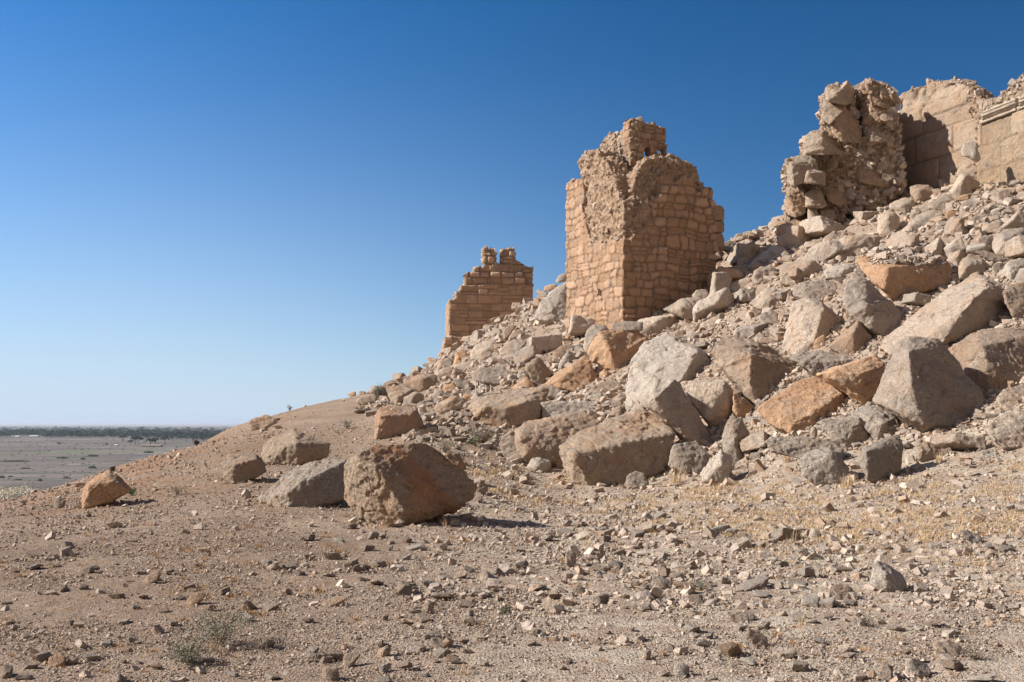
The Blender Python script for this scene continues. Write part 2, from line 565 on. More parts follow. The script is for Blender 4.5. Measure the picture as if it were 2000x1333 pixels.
def queue(name, bm, voxel, finish, smooth=3):
    me = bpy.data.meshes.new(name)
    bm.to_mesh(me); bm.free()
    o = bpy.data.objects.new('tmp', me)
    COL.objects.link(o)
    r = o.modifiers.new('r', 'REMESH'); r.mode = 'VOXEL'; r.voxel_size = voxel; r.use_smooth_shade = True
    if smooth:
        s = o.modifiers.new('s', 'SMOOTH'); s.factor = .5; s.iterations = smooth
    LUMPS.append((o, name, finish))

def flush():
    global LUMPS
    dg = bpy.context.evaluated_depsgraph_get()
    dg.update()
    res = []
    for o, name, finish in LUMPS:
        me = bpy.data.meshes.new_from_object(o.evaluated_get(dg))
        me.name = name
        res.append((me, finish))
    for o, name, finish in LUMPS:
        m0 = o.data
        bpy.data.objects.remove(o); bpy.data.meshes.remove(m0)
    LUMPS = []
    for me, finish in res:
        n = len(me.vertices)
        co = np.empty(n * 3, np.float32); me.vertices.foreach_get('co', co)
        no = np.empty(n * 3, np.float32); me.vertex_normals.foreach_get('vector', no)
        co = co.reshape(-1, 3).astype(float); no = no.reshape(-1, 3).astype(float)
        finish(me, co, no)

def put(me, co, mat):
    me.vertices.foreach_set('co', co.astype(np.float32).ravel())
    me.materials.clear(); me.materials.append(mat)
    me.polygons.foreach_set('use_smooth', np.ones(len(me.polygons), dtype=bool))
    me.update()

def rock_disp(co, no, size, seed, rough=1.0, voxel=.03):
    p = co + seed * 7.31
    s = size
    d = .020 * s * fbm(p * (1.4 / s), 2, seed)
    d += .017 * s * chips(p * (2.4 / s), seed)
    d += .012 * s * chips(p * (7.5 / s), seed + 9) * rough
    ab = min(1.0, s / .8)
    m = np.clip(fbm(p * (1.8 / s), 2, seed + 21) * 1.5 + .55, .15, 1)       # some faces rough, some smooth
    d += .012 * ab * rough * m * fbm(p * 2.6, 4, seed + 11, .65)
    d += .014 * ab * rough * m * chips(p * 7.0, seed + 12)
    k = max(voxel * 2.6, .06)
    d += .020 * rough * m * fbm(p / (k * 2.0), 3, seed + 5, .65) * min(1.0, s * 2)
    d += min(.016, voxel * .6) * rough * fbm(p / k, 2, seed + 6)
    # bedding: parallel ledges on part of the rock
    r_ = random.Random(seed)
    bn = np.array([r_.gauss(0, .5), r_.gauss(0, .5), 1.0]); bn /= np.linalg.norm(bn)
    t = (p @ bn) / (max(.11, .13 * s)) + .35 * fbm(p * (1.3 / s), 2, seed + 41)
    lay = np.floor(t); fr_ = t - lay; li = lay.astype(np.int64)
    bm_ = np.clip(fbm(p * (1.1 / s) + 2, 2, seed + 42) * 3 + .35, 0, 1) * (1 - np.abs(no @ bn) ** 2)
    blend = np.clip(fr_ / .25, 0, 1)
    step = hsh(li - 1, li * 0, li * 0, seed) * (1 - blend) + hsh(li, li * 0, li * 0, seed) * blend - .5
    d += .040 * s * bm_ * step * rough
    d -= .010 * min(s, 1.2) * bm_ * (np.abs(fr_ - .12) < .07) * rough
    q = np.abs(fbm(p * (2.2 / s) + 9, 2, seed + 3))
    d -= .022 * min(s, 1.5) * np.clip(.035 - q, 0, 1) / .035 * np.clip(fbm(p * (.9 / s) + 4, 2, seed + 31) * 4 - .3, 0, 1)
    return co + no * d[:, None]

NROCK = 0
def rock(crop, colr, thick, spec, label, name='boulder', D=None, dz=0.0, rough=1.0, group=None, cat=None, tint=None):
    """one traced rock: u v d triples, '|' starts a second lump of the same rock; d 0 front .. 1 back"""
    global NROCK
    NROCK += 1
    seed = NROCK * 13 + 5
    lumps = []
    for part in spec.split('|'):
        lumps.append([(*px_of(crop, a[0], a[1]), a[2]) for a in parse(part)])
    allp = [p for l in lumps for p in l]
    xs = [p[0] for p in allp]; ys = [p[1] for p in allp]
    bx, by, bd = max(allp, key=lambda p: p[1])
    w = max(xs) - min(xs); h = max(ys) - min(ys)
    dh = D if D is not None else hit(bx, min(by, 1333)) + dz
    wm = math.sqrt(w * h) / F * dh
    T = thick * wm
    D0 = dh - bd * T
    bm = bmesh.new()
    for l in lumps:
        cx = sum(p[0] for p in l) / len(l); cy = sum(p[1] for p in l) / len(l)
        lb = max(p[1] for p in l); lt = min(p[1] for p in l)
        pts = [P(x, y, D0 + d * T) for x, y, d in l]
        for x, y, d in l:
            k = .82
            pts.append(P(cx + (x - cx) * k, cy + (y - cy) * k, D0 + T * max(1.0, d + .25)))
        # buried foot under the lowest corners
        if D is None:
            zb = min(p[2] for p in pts)
            for x, y, d in l:
                if y > lb - .06 * (lb - lt):
                    for sd in (.3, .8):
                        q = P(cx + (x - cx) * .7, y, D0 + T * sd)
                        q[2] = min(q[2], zb) - .10 * wm
                        pts.append(q)
        hull_into(bm, pts)
    vox = max(D0 / 995 * 1.45, wm / 75, .012)
    loc = P(sum(xs) / len(xs), max(ys), D0 + .4 * T)
    for v in bm.verts: v.co -= Vector(loc)
    c, st = COLR[colr]
    rr = random.Random(seed)
    v_ = rr.uniform(.9, 1.1)
    def fin(me, co, no, loc=loc, seed=seed, wm=wm, label=label, rough=rough, vox=vox):
        co2 = rock_disp(co, no, wm, seed, rough, vox)
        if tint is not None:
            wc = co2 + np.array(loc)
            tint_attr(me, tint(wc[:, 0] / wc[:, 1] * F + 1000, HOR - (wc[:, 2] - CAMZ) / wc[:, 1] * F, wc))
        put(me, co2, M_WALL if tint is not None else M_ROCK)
        o = link(name, me, None, loc)
        o.color = (c[0] * v_, c[1] * v_, c[2] * v_, st)
        tag(o, label, cat or name.replace('_', ' '), group or GROUPS.get(name))
    queue(name, bm, vox, fin, 1)
    return D0

GROUPS = {'boulder': 'boulders fallen down the ruined slope', 'stone': 'loose stones on the stony ground', 'stone_block': 'cut stone blocks in the rockfall'}

R = rock
# --- the boulders standing free on the gravel, left and middle
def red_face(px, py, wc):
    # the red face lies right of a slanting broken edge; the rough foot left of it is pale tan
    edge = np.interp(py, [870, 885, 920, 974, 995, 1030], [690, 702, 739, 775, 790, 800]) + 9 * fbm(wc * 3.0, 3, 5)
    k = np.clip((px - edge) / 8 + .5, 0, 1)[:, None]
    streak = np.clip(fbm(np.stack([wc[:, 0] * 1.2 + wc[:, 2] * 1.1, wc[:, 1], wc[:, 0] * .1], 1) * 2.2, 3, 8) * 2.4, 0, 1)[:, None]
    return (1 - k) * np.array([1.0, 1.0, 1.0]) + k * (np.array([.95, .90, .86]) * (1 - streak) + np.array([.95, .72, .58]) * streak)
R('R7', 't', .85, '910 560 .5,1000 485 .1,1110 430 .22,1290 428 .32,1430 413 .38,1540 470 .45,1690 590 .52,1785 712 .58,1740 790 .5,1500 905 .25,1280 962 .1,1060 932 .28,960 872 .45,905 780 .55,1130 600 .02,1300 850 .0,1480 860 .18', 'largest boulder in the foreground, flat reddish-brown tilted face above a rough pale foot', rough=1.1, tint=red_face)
R('R7', 'g', .9, '335 785 .5,560 600 .75,680 545 .85,800 518 .85,925 530 .7,925 780 .35,720 830 .12,560 862 .02,470 850 .15,540 745 .03,640 660 .2,800 590 .4', 'long grey boulder leaning against the left side of the largest reddish boulder', dz=.5)
R('R7', 'b', .8, '360 500 .5,375 430 .6,440 385 .7,580 330 .7,660 365 .6,720 400 .55,820 425 .5,805 510 .35,600 565 .08,400 550 .2,530 440 .1,600 420 .05', 'brown boulder with a peaked pale top perched behind the long grey boulder')
R('R7', 'b', .9, '95 570 .4,110 530 .5,150 500 .6,210 485 .7,340 488 .8,380 540 .6,410 605 .45,370 632 .3,180 685 .05,125 655 .2,190 560 .05,330 520 .25', 'squat brown boulder left of the peaked brown boulder on the gravel')
R('R7', 't', .5, '287 278 .3,295 265 .5,410 226 .9,480 280 .7,478 290 .5,410 318 .1,300 340 .0,292 320 .1', 'flat brown block lying alone near the skyline of the bare hillside', name='stone_block')
R('R8', 'o', .8, '640 700 .4,690 640 .55,860 545 .7,940 620 .6,1030 690 .5,1000 735 .35,760 830 .1,650 860 .05,640 800 .2,700 680 .1,880 640 .2', 'lone orange-brown wedge boulder at the far left edge of the hillside')
R('R8', 'k', .8, '415 850 .4,430 780 .5,480 765 .6,515 800 .5,510 830 .3,450 855 .0', 'small dark rounded rock left of the lone orange-brown wedge boulder', name='stone')
R('R7', 'r', .6, '1560 490 .3,1660 480 .6,1710 590 .5,1660 620 .2', 'brown rock peeping out behind the right shoulder of the largest reddish boulder', D=17.9)
R('R7', 'b', .8, '1770 690 .3,1800 645 .5,1850 710 .5,1830 745 .2,1770 755 .1', 'small brown rock touching the right tip of the largest reddish boulder', name='stone')
R('E', 'r', .85, '445 1065 .3,470 900 .4,490 720 .5,560 645 .65,680 640 .8,780 620 .85,900 618 .8,1040 670 .7,1100 760 .6,1130 890 .5,1050 930 .3,900 935 .2,700 1025 .1,480 1070 .1,550 750 .05,600 900 .05,1000 720 .3,680 680 .5', 'big dark brown boulder with a knobbly grey crest, alone on the middle slope')
R('E', 'g', .8, '915 985 .2,930 880 .4,1000 860 .6,1060 895 .5,1050 945 .2,1000 985 .0', 'small pale rock at the right foot of the big dark brown boulder', name='stone')
R('E', 't', .7, '235 590 .2,240 550 .35,330 470 .8,470 450 .9,515 490 .6,515 570 .3,350 612 .0,270 530 .15', 'flat tan block on the skyline left of the grey-green shrub', name='stone_block')
R('E', 'g', .7, '395 450 .3,440 355 .5,600 370 .6,650 430 .6,645 520 .3,500 500 .1,470 380 .1', 'brownish boulder on the skyline half hidden by the grey-green shrub')
R('E', 't', .9, '610 370 .6,820 355 .95,980 390 .8,985 420 .6,850 470 .12,780 500 .05,770 612 .0,690 570 .3,640 450 .4', 'long tan boulder on the skyline with a flat top sloping toward the right')
R('E', 'g', .9, '845 610 .25,850 520 .35,1000 425 .75,1100 450 .75,1130 530 .5,1050 570 .3,980 632 .0,955 560 .0,1000 470 .15', 'grey boulder split by a brown face, below the long tan skyline boulder')
R('E', 'b', .8, '830 340 .3,870 290 .5,1060 200 .75,1180 210 .75,1280 215 .65,1310 300 .5,1180 370 .15,1090 440 .0,980 400 .15,1090 260 .2', 'broad brown boulder rising highest on the skyline left of the ashlar tower')
R('E', 'b', .8, '1065 195 .3,1100 130 .6,1190 125 .7,1250 212 .5,1120 225 .1', 'rough brown rock sitting on top of the broad brown skyline boulder', D=48.5)
R('E', 'o', .6, '110 475 .3,215 420 .8,250 440 .6,240 490 .1,150 492 .0', 'little orange rock at the left end of the skyline boulders', name='stone')
R('E', 'g', .8, '240 480 .3,280 420 .6,350 425 .6,375 460 .5,370 490 .1,260 492 .0', 'little grey rock right of the little orange skyline rock', name='stone')
R('E', 't', .7, '1230 645 .35,1300 590 .55,1470 492 .9,1560 480 .9,1660 590 .65,1640 640 .35,1400 700 .05,1340 742 .0,1285 690 .12,1440 570 .25', 'tilted tan slab block low on the slope, right of the dark brown boulder', name='stone_block')
R('E', 'g', .6, '1370 760 .2,1390 710 .5,1560 680 .8,1555 730 .3,1420 765 .0', 'small pale block below the tilted tan slab block', name='stone_block')
R('E', 'g', .8, '1225 500 .3,1270 420 .6,1370 400 .7,1400 470 .5,1330 540 .05,1240 535 .1', 'small knobbly grey rock above the tilted tan slab block')
R('E', 'o', .8, '1360 390 .45,1500 300 .6,1570 390 .3,1430 472 .0,1375 445 .2,1500 430 .1', 'brown wedge rock between the knobbly grey rock and the ashlar tower rubble')
R('E', 'k', .8, '1500 290 .4,1560 260 .6,1720 290 .7,1740 340 .4,1640 405 .0,1560 395 .05', 'dark shaded rock behind the brown wedge rock')
R('E', 'g', .9, '1250 190 .6,1300 150 .7,1440 105 .75,1510 140 .6,1470 280 .1,1310 325 .05,1290 230 .1', 'rounded grey boulder right of the broad brown skyline boulder')
R('E', 'b', .8, '1450 292 .5,1500 130 .4,1530 120 .6,1700 210 .7,1740 280 .4,1600 292 .05,1500 285 .0,1515 150 .08', 'brown cut block with one sunlit end, above the dark shaded rock', name='stone_block')
R('E', 't', .8, '1635 420 .3,1670 320 .5,1790 370 .6,1780 410 .2,1700 420 .0', 'small tan wedge left of the metal frame')
R('E', 'b', .8, '1480 470 .3,1490 410 .5,1560 400 .6,1590 440 .4,1570 470 .0', 'small brown round rock above the tilted tan slab block', name='stone')
# --- the heap under the ashlar tower
R('D', 'g', .8, '60 720 .3,130 545 .6,250 520 .8,300 580 .6,290 650 .2,120 665 .0', 'grey boulder at the left end of the heap under the ashlar tower')
R('D', 'o', .8, '290 640 .4,330 560 .15,340 450 .5,440 430 .75,490 470 .6,505 545 .3,430 600 .0,350 530 .05', 'orange-brown boulder right against the stepped base of the ashlar tower')
R('D', 'g', .6, '290 655 .3,430 590 .7,600 545 .95,640 580 .8,560 660 .2,440 702 .0', 'flat brown slab below the orange-brown boulder at the ashlar tower')
R('D', 'c', .9, '525 550 .15,530 440 .35,600 350 .65,720 300 .85,850 300 .85,895 360 .65,850 440 .3,720 430 .1,640 556 .0', 'cream boulder with a smooth sunlit left face in front of the ashlar tower')
R('D', 'g', .8, '635 530 .3,650 450 .5,720 420 .7,820 450 .6,800 510 .2,690 572 .0', 'small grey rock below the cream boulder in front of the ashlar tower')
R('D', 'g', .9, '905 560 .25,900 430 .45,1000 320 .65,1180 255 .85,1280 320 .7,1200 400 .35,1080 535 .0,1000 604 .0,930 600 .05', 'left half of the pair of rounded grey boulders below the bright slab')
R('D', 'g', .9, '1080 570 .25,1100 470 .35,1330 322 .75,1440 330 .85,1490 430 .6,1420 520 .25,1280 530 .05,1150 642 .0,1340 360 .4,1350 500 .05', 'right half of the pair of rounded grey boulders, its right face brown')
R('D', 'g', .9, '515 740 .35,640 662 .7,820 640 .95,940 650 1,1100 740 .75,1100 785 .6,890 892 .05,800 862 .0,700 835 .0,560 825 .15', 'flat grey-brown slab with a wide smooth top above the metal frame', name='stone_block')
R('D', 'b', .9, '1230 620 .4,1410 510 .6,1500 610 .65,1600 730 .6,1480 860 .15,1390 912 .0,1310 800 .1,1260 700 .2', 'brown diamond-shaped block standing on its corner', name='stone_block')
R('R5', 'o', .8, '205 640 .35,290 560 .55,480 440 .85,520 490 .7,565 600 .55,510 670 .12,420 685 .0,300 662 .1,330 590 .2', 'reddish-orange boulder right of the brown diamond-shaped block')
R('D', 'w', .7, '1650 705 .3,1700 560 .3,1800 420 .6,1915 530 .6,1840 575 .25,1750 600 .0', 'pale pointed rock poking up behind the reddish-orange boulder')
R('D', 'o', .6, '980 960 .4,1120 870 .55,1270 762 .75,1390 922 .4,1250 972 .0,1100 960 .0', 'brown triangular block in shade at the foot of the diamond-shaped block', name='stone_block')
R('D', 'g', .8, '840 640 .3,870 600 .7,1080 630 .8,1115 650 .4,1090 682 .0,900 660 .05', 'thin slab wedged under the pair of rounded grey boulders')
R('D', 'w', .8, '890 120 .3,900 90 .5,1000 60 .8,1040 90 .7,1030 150 .3,950 155 .0', 'pale rock on the crest just right of the ashlar tower')
R('D', 'b', .8, '1030 60 .3,1040 20 .5,1110 8 .7,1140 40 .6,1130 90 .2,1060 92 .0', 'topmost brown rock on the crest right of the ashlar tower')
R('D', 'k', .8, '820 190 .3,830 120 .5,870 105 .7,905 140 .6,890 200 .1,840 205 .0', 'dark little rock right beside the wall of the ashlar tower', name='stone')
R('D', 'g', .8, '870 240 .3,880 170 .5,920 155 .7,950 190 .6,940 262 .1,900 265 .0', 'grey little rock between the dark rock and the brown boulder near the ashlar tower', name='stone')
R('D', 'c', .8, '780 250 .3,800 220 .5,860 205 .7,875 250 .5,870 290 .1,820 285 .0', 'cream little rock above the cream boulder near the ashlar tower', name='stone')
R('D', 'b', .9, '940 240 .3,960 140 .5,1060 80 .8,1130 110 .7,1080 190 .3,980 300 .0', 'brown boulder with a rounded lit side below the topmost brown rock')
R('D', 'b', .8, '1010 270 .2,1060 200 .5,1160 150 .8,1270 220 .7,1280 260 .4,1120 285 .0', 'brown wedge rock behind the pair of rounded grey boulders')
R('D', 'b', .9, '1445 210 .3,1450 160 .6,1600 130 .9,1620 180 .6,1590 240 .1,1460 248 .0', 'flat brown rock in the small rubble between the two towers')
R('D', 'o', .8, '1700 350 .3,1790 220 .6,1830 240 .6,1830 340 .3,1760 372 .0', 'orange-brown rock leaning on the lower left corner of the rubble-stone tower')
R('D', 'b', .9, '1590 450 .4,1700 370 .7,1840 350 .9,1850 480 .6,1700 560 .1,1600 545 .0', 'brown boulder under the left corner of the rubble-stone tower')
R('D', 'w', .8, '1130 760 .3,1150 690 .6,1240 690 .7,1280 750 .5,1180 805 .0', 'small grey block left of the diamond-shaped block', name='stone_block')
R('D', 'b', .8, '20 1050 .3,70 950 .5,150 930 .7,200 990 .5,180 1060 .05,60 1080 .0', 'knobbly brown rock left of the metal frame')
R('D', 'b', .8, '270 990 .3,290 940 .6,360 930 .7,390 970 .5,370 1000 .0', 'small round brown rock below the brown wedge near the metal frame', name='stone')
R('D', 'o', .7, '410 1010 .3,500 1000 .6,600 1010 .7,600 1050 .4,500 1110 .0,430 1080 .1', 'low orange rock just below the metal frame')
# --- middle foreground group
R('R6', 't', .9, '915 1110 .4,960 1060 .6,1060 1010 .85,1250 1005 1,1400 980 .95,1440 1010 .85,1395 1100 .4,1385 1190 .3,1250 1232 .08,1170 1258 .0,1010 1225 .12,990 1120 .1,925 1150 .3,1150 1130 .05,1270 1090 .15', 'huge tan boulder with a ribbed sloping top and orange lower face, centre of the heap')
R('R5', 'w', .6, '185 748 .4,190 850 .15,235 850 .0,250 770 .3,640 745 .95,650 830 .6,400 860 .05', 'whitish cut block with a flat top lying behind the shaded long block', name='stone_block')
R('D', 'g', .9, '1400 960 .3,1500 890 .6,1650 850 .8,1850 900 .8,1900 980 .6,1700 1060 .1,1500 1040 .05', 'lumpy grey rock above the whitish cut block')
R('D', 'w', .8, '1610 1080 .2,1650 1010 .5,1720 985 .7,1780 1050 .5,1760 1110 .1,1650 1105 .0', 'small knobbly white rock resting on the whitish cut block', D=31.6, name='stone')
R('R5', 'b', .8, '0 960 .7,90 885 .8,440 812 .9,520 830 .85,585 880 .75,470 960 .45,45 940 .25,45 980 .1,95 1085 .0,280 1145 .05,270 1040 .1,20 1150 .5', 'long shaded brown block with a thin sunlit upper edge, left of the orange-faced block', name='stone_block', dz=.4)
R('R5', 'g', .9, '-90 1030 .4,-60 970 .5,0 930 .7,60 1000 .4,100 1090 .2,60 1165 .0,-20 1150 .1,-60 1100 .2', 'rough grey boulder at the left end of the long shaded brown block')
R('R5', 't', .9, '310 1040 .4,440 932 .65,640 850 .9,830 800 1,960 830 .95,1065 952 .6,1062 1000 .5,1010 1160 .4,960 1215 .3,700 1272 .1,500 1302 .0,390 1275 .08,330 1150 .3,400 1100 .0,700 1025 .2,1000 965 .45', 'large tilted block with a grainy top and orange-brown front, centre foreground', name='stone_block')
R('R5', 'o', .8, '270 1120 .3,285 1060 .5,320 1050 .7,335 1190 .3,290 1190 .0', 'small orange slab pressed against the left end of the large tilted block', name='stone_block')
R('R5', 'w', .9, '90 1180 .3,130 1115 .5,180 1105 .6,250 1130 .7,262 1175 .5,200 1215 .0,130 1210 .05,170 1165 .0', 'white faceted rock on the gravel left of the large tilted block')
R('R5', 'k', .9, '1010 1165 .3,1050 1030 .5,1200 1000 .7,1290 1100 .5,1230 1222 .1,1100 1205 .0', 'dark brown rock in shade right of the large tilted block')
R('R5', 'k', .8, '735 1290 .3,745 1230 .5,810 1195 .7,870 1215 .6,895 1290 .4,860 1315 .0,760 1312 .0', 'rounded grey rock in the shade at the foot of the large tilted block', dz=-.1)
R('R5', 'g', .8, '870 785 .2,930 722 .05,1060 600 .35,1110 660 .55,1180 760 .6,1290 960 .6,1325 1050 .5,1310 1095 .4,1200 1010 .12,1050 895 .05,950 812 .05', 'upright grey wedge with a shaded face leaning over the large tilted block', dz=.9)
R('R5', 'w', .8, '735 700 .35,765 590 .5,770 480 .65,850 380 .85,1000 300 1,1050 325 .95,1180 368 .85,1207 425 .4,1290 440 .85,1400 600 .8,1250 645 .5,1100 612 .08,930 722 .0,860 800 .05,725 832 .2,940 530 .3', 'biggest whitish boulder with a rough striped sunlit face, in the middle of the heap')
R('R5', 'c', .8, '1095 620 .6,1240 610 .9,1380 603 .85,1440 680 .65,1430 860 .35,1375 975 .25,1385 640 .12,1395 740 .1,1310 880 .05,1260 860 .0,1160 740 .2', 'cream block with a pitted square face right of the biggest whitish boulder', name='stone_block', dz=.7)
R('R5', 't', .8, '1175 612 .15,1195 560 .4,1290 530 .8,1345 550 .7,1385 600 .4,1260 612 .0', 'small tan rock resting on the pitted cream block', D=30.6)
R('S', 'b', .9, '1387 692 .6,1395 668 .7,1430 655 .95,1470 660 .95,1505 690 .85,1560 718 .8,1601 738 .7,1560 768 .4,1505 788 .12,1478 792 .0,1452 768 .1,1418 730 .3,1468 690 .25,1464 748 .0', 'big brown-grey boulder with a wide shaded face above the bright orange block')
R('R5', 'o', .8, '1435 810 .3,1440 690 .5,1540 740 .7,1575 780 .6,1550 840 .3,1460 840 .0', 'deep orange rock squeezed under the big brown-grey boulder')
R('R4', 'o', .8, '100 580 .5,230 480 .7,390 380 .9,520 345 1,610 350 1,770 410 .8,828 545 .7,640 645 .3,410 757 .0,340 745 .0,200 690 .25,345 690 .0,560 570 .2,745 440 .55', 'bright orange tilted block with a flat sunlit top, right of centre', name='stone_block')
R('R4', 'o', .9, '515 330 .6,640 310 .15,780 245 .6,950 185 .85,1020 260 .6,990 400 .4,925 542 .2,830 500 .1,700 380 .08,840 330 .1', 'brown folded boulder between the bright orange block and the biggest grey one')
R('R4', 'g', .8, '310 205 .5,400 170 .8,560 160 .95,790 195 .85,820 230 .6,640 310 .2,600 360 .1,515 330 .0,430 250 .1', 'flat grey boulder behind the bright orange block')
R('R4', 'g', .85, '925 525 .5,1000 330 .6,1060 150 .7,1100 90 .75,1190 68 .7,1380 75 .75,1430 110 .75,1580 300 .7,1690 440 .65,1712 520 .55,1650 640 .35,1480 712 .12,1300 695 .0,1100 600 .12,980 540 .35,1180 180 .3,1200 400 .06,1250 600 .0', 'massive grey boulder, wide shaded right face and sunlit left edge, right foreground')
R('C', 'c', 1.0, '360 1080 .5,400 1250 .3,430 1020 .6,700 820 .75,1000 620 .85,1170 450 .95,1470 300 1,1610 365 .65,1560 480 .25,1350 700 .1,1180 900 .05,1090 1092 .0,700 1150 .1,1760 430 .65,1815 600 .55,1750 850 .4,1450 960 .2,1130 1112 .05', 'very long cream boulder sloping up to the right above the massive grey boulder')
R('C', 'o', .85, '125 190 .65,130 150 .7,200 60 .95,700 60 1.1,1140 150 .85,1195 200 .65,1205 350 .5,1160 440 .4,900 505 .25,580 547 .08,440 492 .0,320 420 .15,190 310 .45,480 245 .05,660 225 .12,900 215 .3', 'big orange cut slab with loose rubble on top, high on the right slope', name='stone_block', dz=-1.0)
R('R3', 'g', .8, '710 680 .4,720 600 .5,750 540 .65,800 475 .8,880 520 .7,980 650 .65,1160 800 .65,1150 845 .5,1010 932 .08,930 892 .0,760 790 .15,880 730 .1', 'grey leaning boulder left below the big orange cut slab')
R('R3', 'c', .85, '275 1020 .45,330 820 .5,360 690 .65,440 660 .75,560 690 .75,770 860 .7,720 930 .45,600 965 .2,480 1062 .0,370 1072 .08,575 740 .3,515 940 .02', 'pale pyramid-shaped boulder with a shaded right face, below the rough grey slab')
R('R3', 'o', .8, '500 1010 .2,520 950 .5,580 915 .7,605 980 .5,590 1030 .1,530 1035 .0', 'small orange rock stuck on the foot of the pale pyramid-shaped boulder', name='stone')
R('R3', 'b', .85, '605 1010 .4,700 920 .55,820 825 .7,920 940 .6,860 1062 .12,790 1075 .0,700 1060 .12,795 900 .08', 'brown peaked rock right of the pale pyramid-shaped boulder')
R('R3', 'g', .8, '352 640 .3,350 590 .5,450 545 .7,560 530 .9,660 555 .85,700 610 .6,708 660 .3,600 690 .0,450 682 .02,440 610 .2', 'rough grey slab lying across the top of the pale pyramid-shaped boulder', name='stone_block')
R('R3', 'c', .9, '40 705 .4,110 640 .6,180 580 .85,240 590 .8,315 655 .7,300 710 .3,180 757 .0,110 740 .1,200 670 .15', 'cream rough boulder left of the pale pyramid-shaped boulder')
R('R3', 'g', .9, '110 810 .3,150 760 .6,240 755 .8,280 810 .6,260 852 .1,150 850 .0', 'small grey boulder just below the cream rough boulder')
R('R3', 'g', .9, '65 540 .3,80 470 .5,130 435 .75,230 440 .85,265 500 .6,230 560 .1,110 577 .0,90 490 .1', 'grey boulder with a dark crack left of the cream squarish boulder')
R('R3', 'c', .9, '255 440 .5,420 385 .9,500 390 .6,595 460 .6,570 530 .25,440 560 .1,360 582 .0,270 560 .15,480 420 .12', 'cream squarish boulder with a peaked crest under the long tilted block')
R('R3', 'w', .9, '40 440 .4,90 400 .5,140 340 .75,210 282 .85,300 285 .85,385 370 .6,330 430 .2,200 452 .0,60 472 .1,280 360 .12', 'rounded pale grey boulder on the skyline right of the rubble-stone tower')
R('R3', 't', .8, '430 410 .3,450 360 .5,620 250 .85,700 237 .95,740 300 .7,600 417 .05,560 402 .0,440 422 .0,600 330 .2', 'long tilted tan block under the ruined wall', name='stone_block')
R('R3', 'c', .7, '385 355 .3,400 320 .5,470 260 .75,555 245 .9,580 280 .7,480 350 .1,400 358 .0', 'cream flat block left of the long tilted tan block', name='stone_block')
R('R3', 'g', .8, '560 260 .3,590 220 .6,650 185 .85,710 215 .7,700 250 .4,610 275 .0', 'grey rock above the upper end of the long tilted tan block')
R('R3', 'b', .8, '690 240 .3,700 200 .6,760 185 .8,805 215 .6,780 270 .1,730 280 .0', 'brown rough rock right of the grey rock under the ruined wall')
R('R3', 'c', .8, '720 330 .3,740 290 .5,830 210 .85,960 215 .95,965 260 .7,860 310 .2,790 342 .0,850 250 .3', 'cream wedge boulder above the left corner of the big orange cut slab')
R('R3', 'w', .85, '575 490 .3,600 450 .6,740 415 .9,820 440 .7,800 500 .4,720 535 .1,600 525 .0,760 450 .2', 'white rough boulder left of the orange slab, lit from the left')
R('R3', 'c', .8, '650 410 .3,670 350 .45,740 325 .85,790 370 .7,770 410 .3,700 420 .0,690 350 .1', 'cream small block between the long tilted tan block and the orange slab', name='stone_block')
R('R3', 'c', .9, '240 270 .4,245 150 .7,280 135 .8,400 147 .1,510 175 .75,515 240 .5,405 302 .0,380 292 .0,300 292 .2', 'large cubic cream block at the bottom left corner of the ruined wall', name='stone_block')
R('R3', 'c', .9, '955 190 .4,965 70 .6,1030 45 .8,1090 50 .8,1120 90 .6,1110 190 .3,1060 217 .0,980 215 .1,1040 80 .2', 'upright cream block like a short pillar, middle of the upper slope', name='stone_block')
R('R3', 'g', .85, '1122 215 .3,1130 180 .45,1250 70 .85,1380 33 .95,1430 80 .75,1420 120 .5,1330 190 .1,1180 218 .0,1195 150 .08', 'long grey boulder right of the short pillar-like cream block')
R('R3', 'c', .85, '1455 400 .3,1470 340 .5,1560 285 .85,1640 330 .7,1600 400 .3,1510 430 .0,1540 330 .15', 'cream-brown rock above the right end of the big orange cut slab')
R('R3', 'c', .85, '1525 530 .3,1545 400 .5,1610 350 .8,1690 355 .8,1742 410 .6,1720 500 .3,1640 532 .05,1540 530 .0,1590 440 .02,1690 400 .4', 'cubic cream boulder just right of the big orange cut slab')
R('R3', 'g', .9, '1770 310 .4,1780 230 .6,1850 170 .85,2000 160 .95,2100 230 .8,2080 350 .3,1900 388 .0,1800 350 .1,1860 260 .1', 'big round grey boulder at the right edge of the upper slope')
R('R3', 'w', .9, '1845 470 .4,1880 410 .6,1960 380 .8,2050 380 .9,2100 480 .6,2000 540 .1,1900 562 .0,1900 470 .1', 'pale curved boulder at the right edge above the long cream boulder')
R('R3', 'k', .8, '1770 520 .3,1775 420 .5,1880 400 .8,1910 440 .6,1870 525 .2,1800 528 .0', 'grey shaded rock between the cubic cream boulder and the pale curved boulder')
R('R3', 'c', .85, '1660 250 .3,1680 220 .6,1780 215 .85,1790 280 .5,1760 322 .1,1690 320 .0', 'small cream rock left of the big round grey boulder')
R('R3', 'c', .85, '1690 190 .3,1720 150 .6,1820 105 .9,1885 160 .7,1860 200 .2,1760 215 .0', 'cream rock upslope of the big round grey boulder')
R('R3', 'b', .9, '1860 700 .4,1850 620 .5,1900 560 .75,2050 540 .9,2100 700 .5,2050 800 .2,1920 800 .0', 'rough brown boulder at the right edge behind the end of the long cream boulder')
R('R3', 'g', .6, '1640 330 .3,1720 322 .8,1890 380 .7,1880 400 .3,1760 400 .0', 'flat grey slab under the big round grey boulder', name='stone_block')
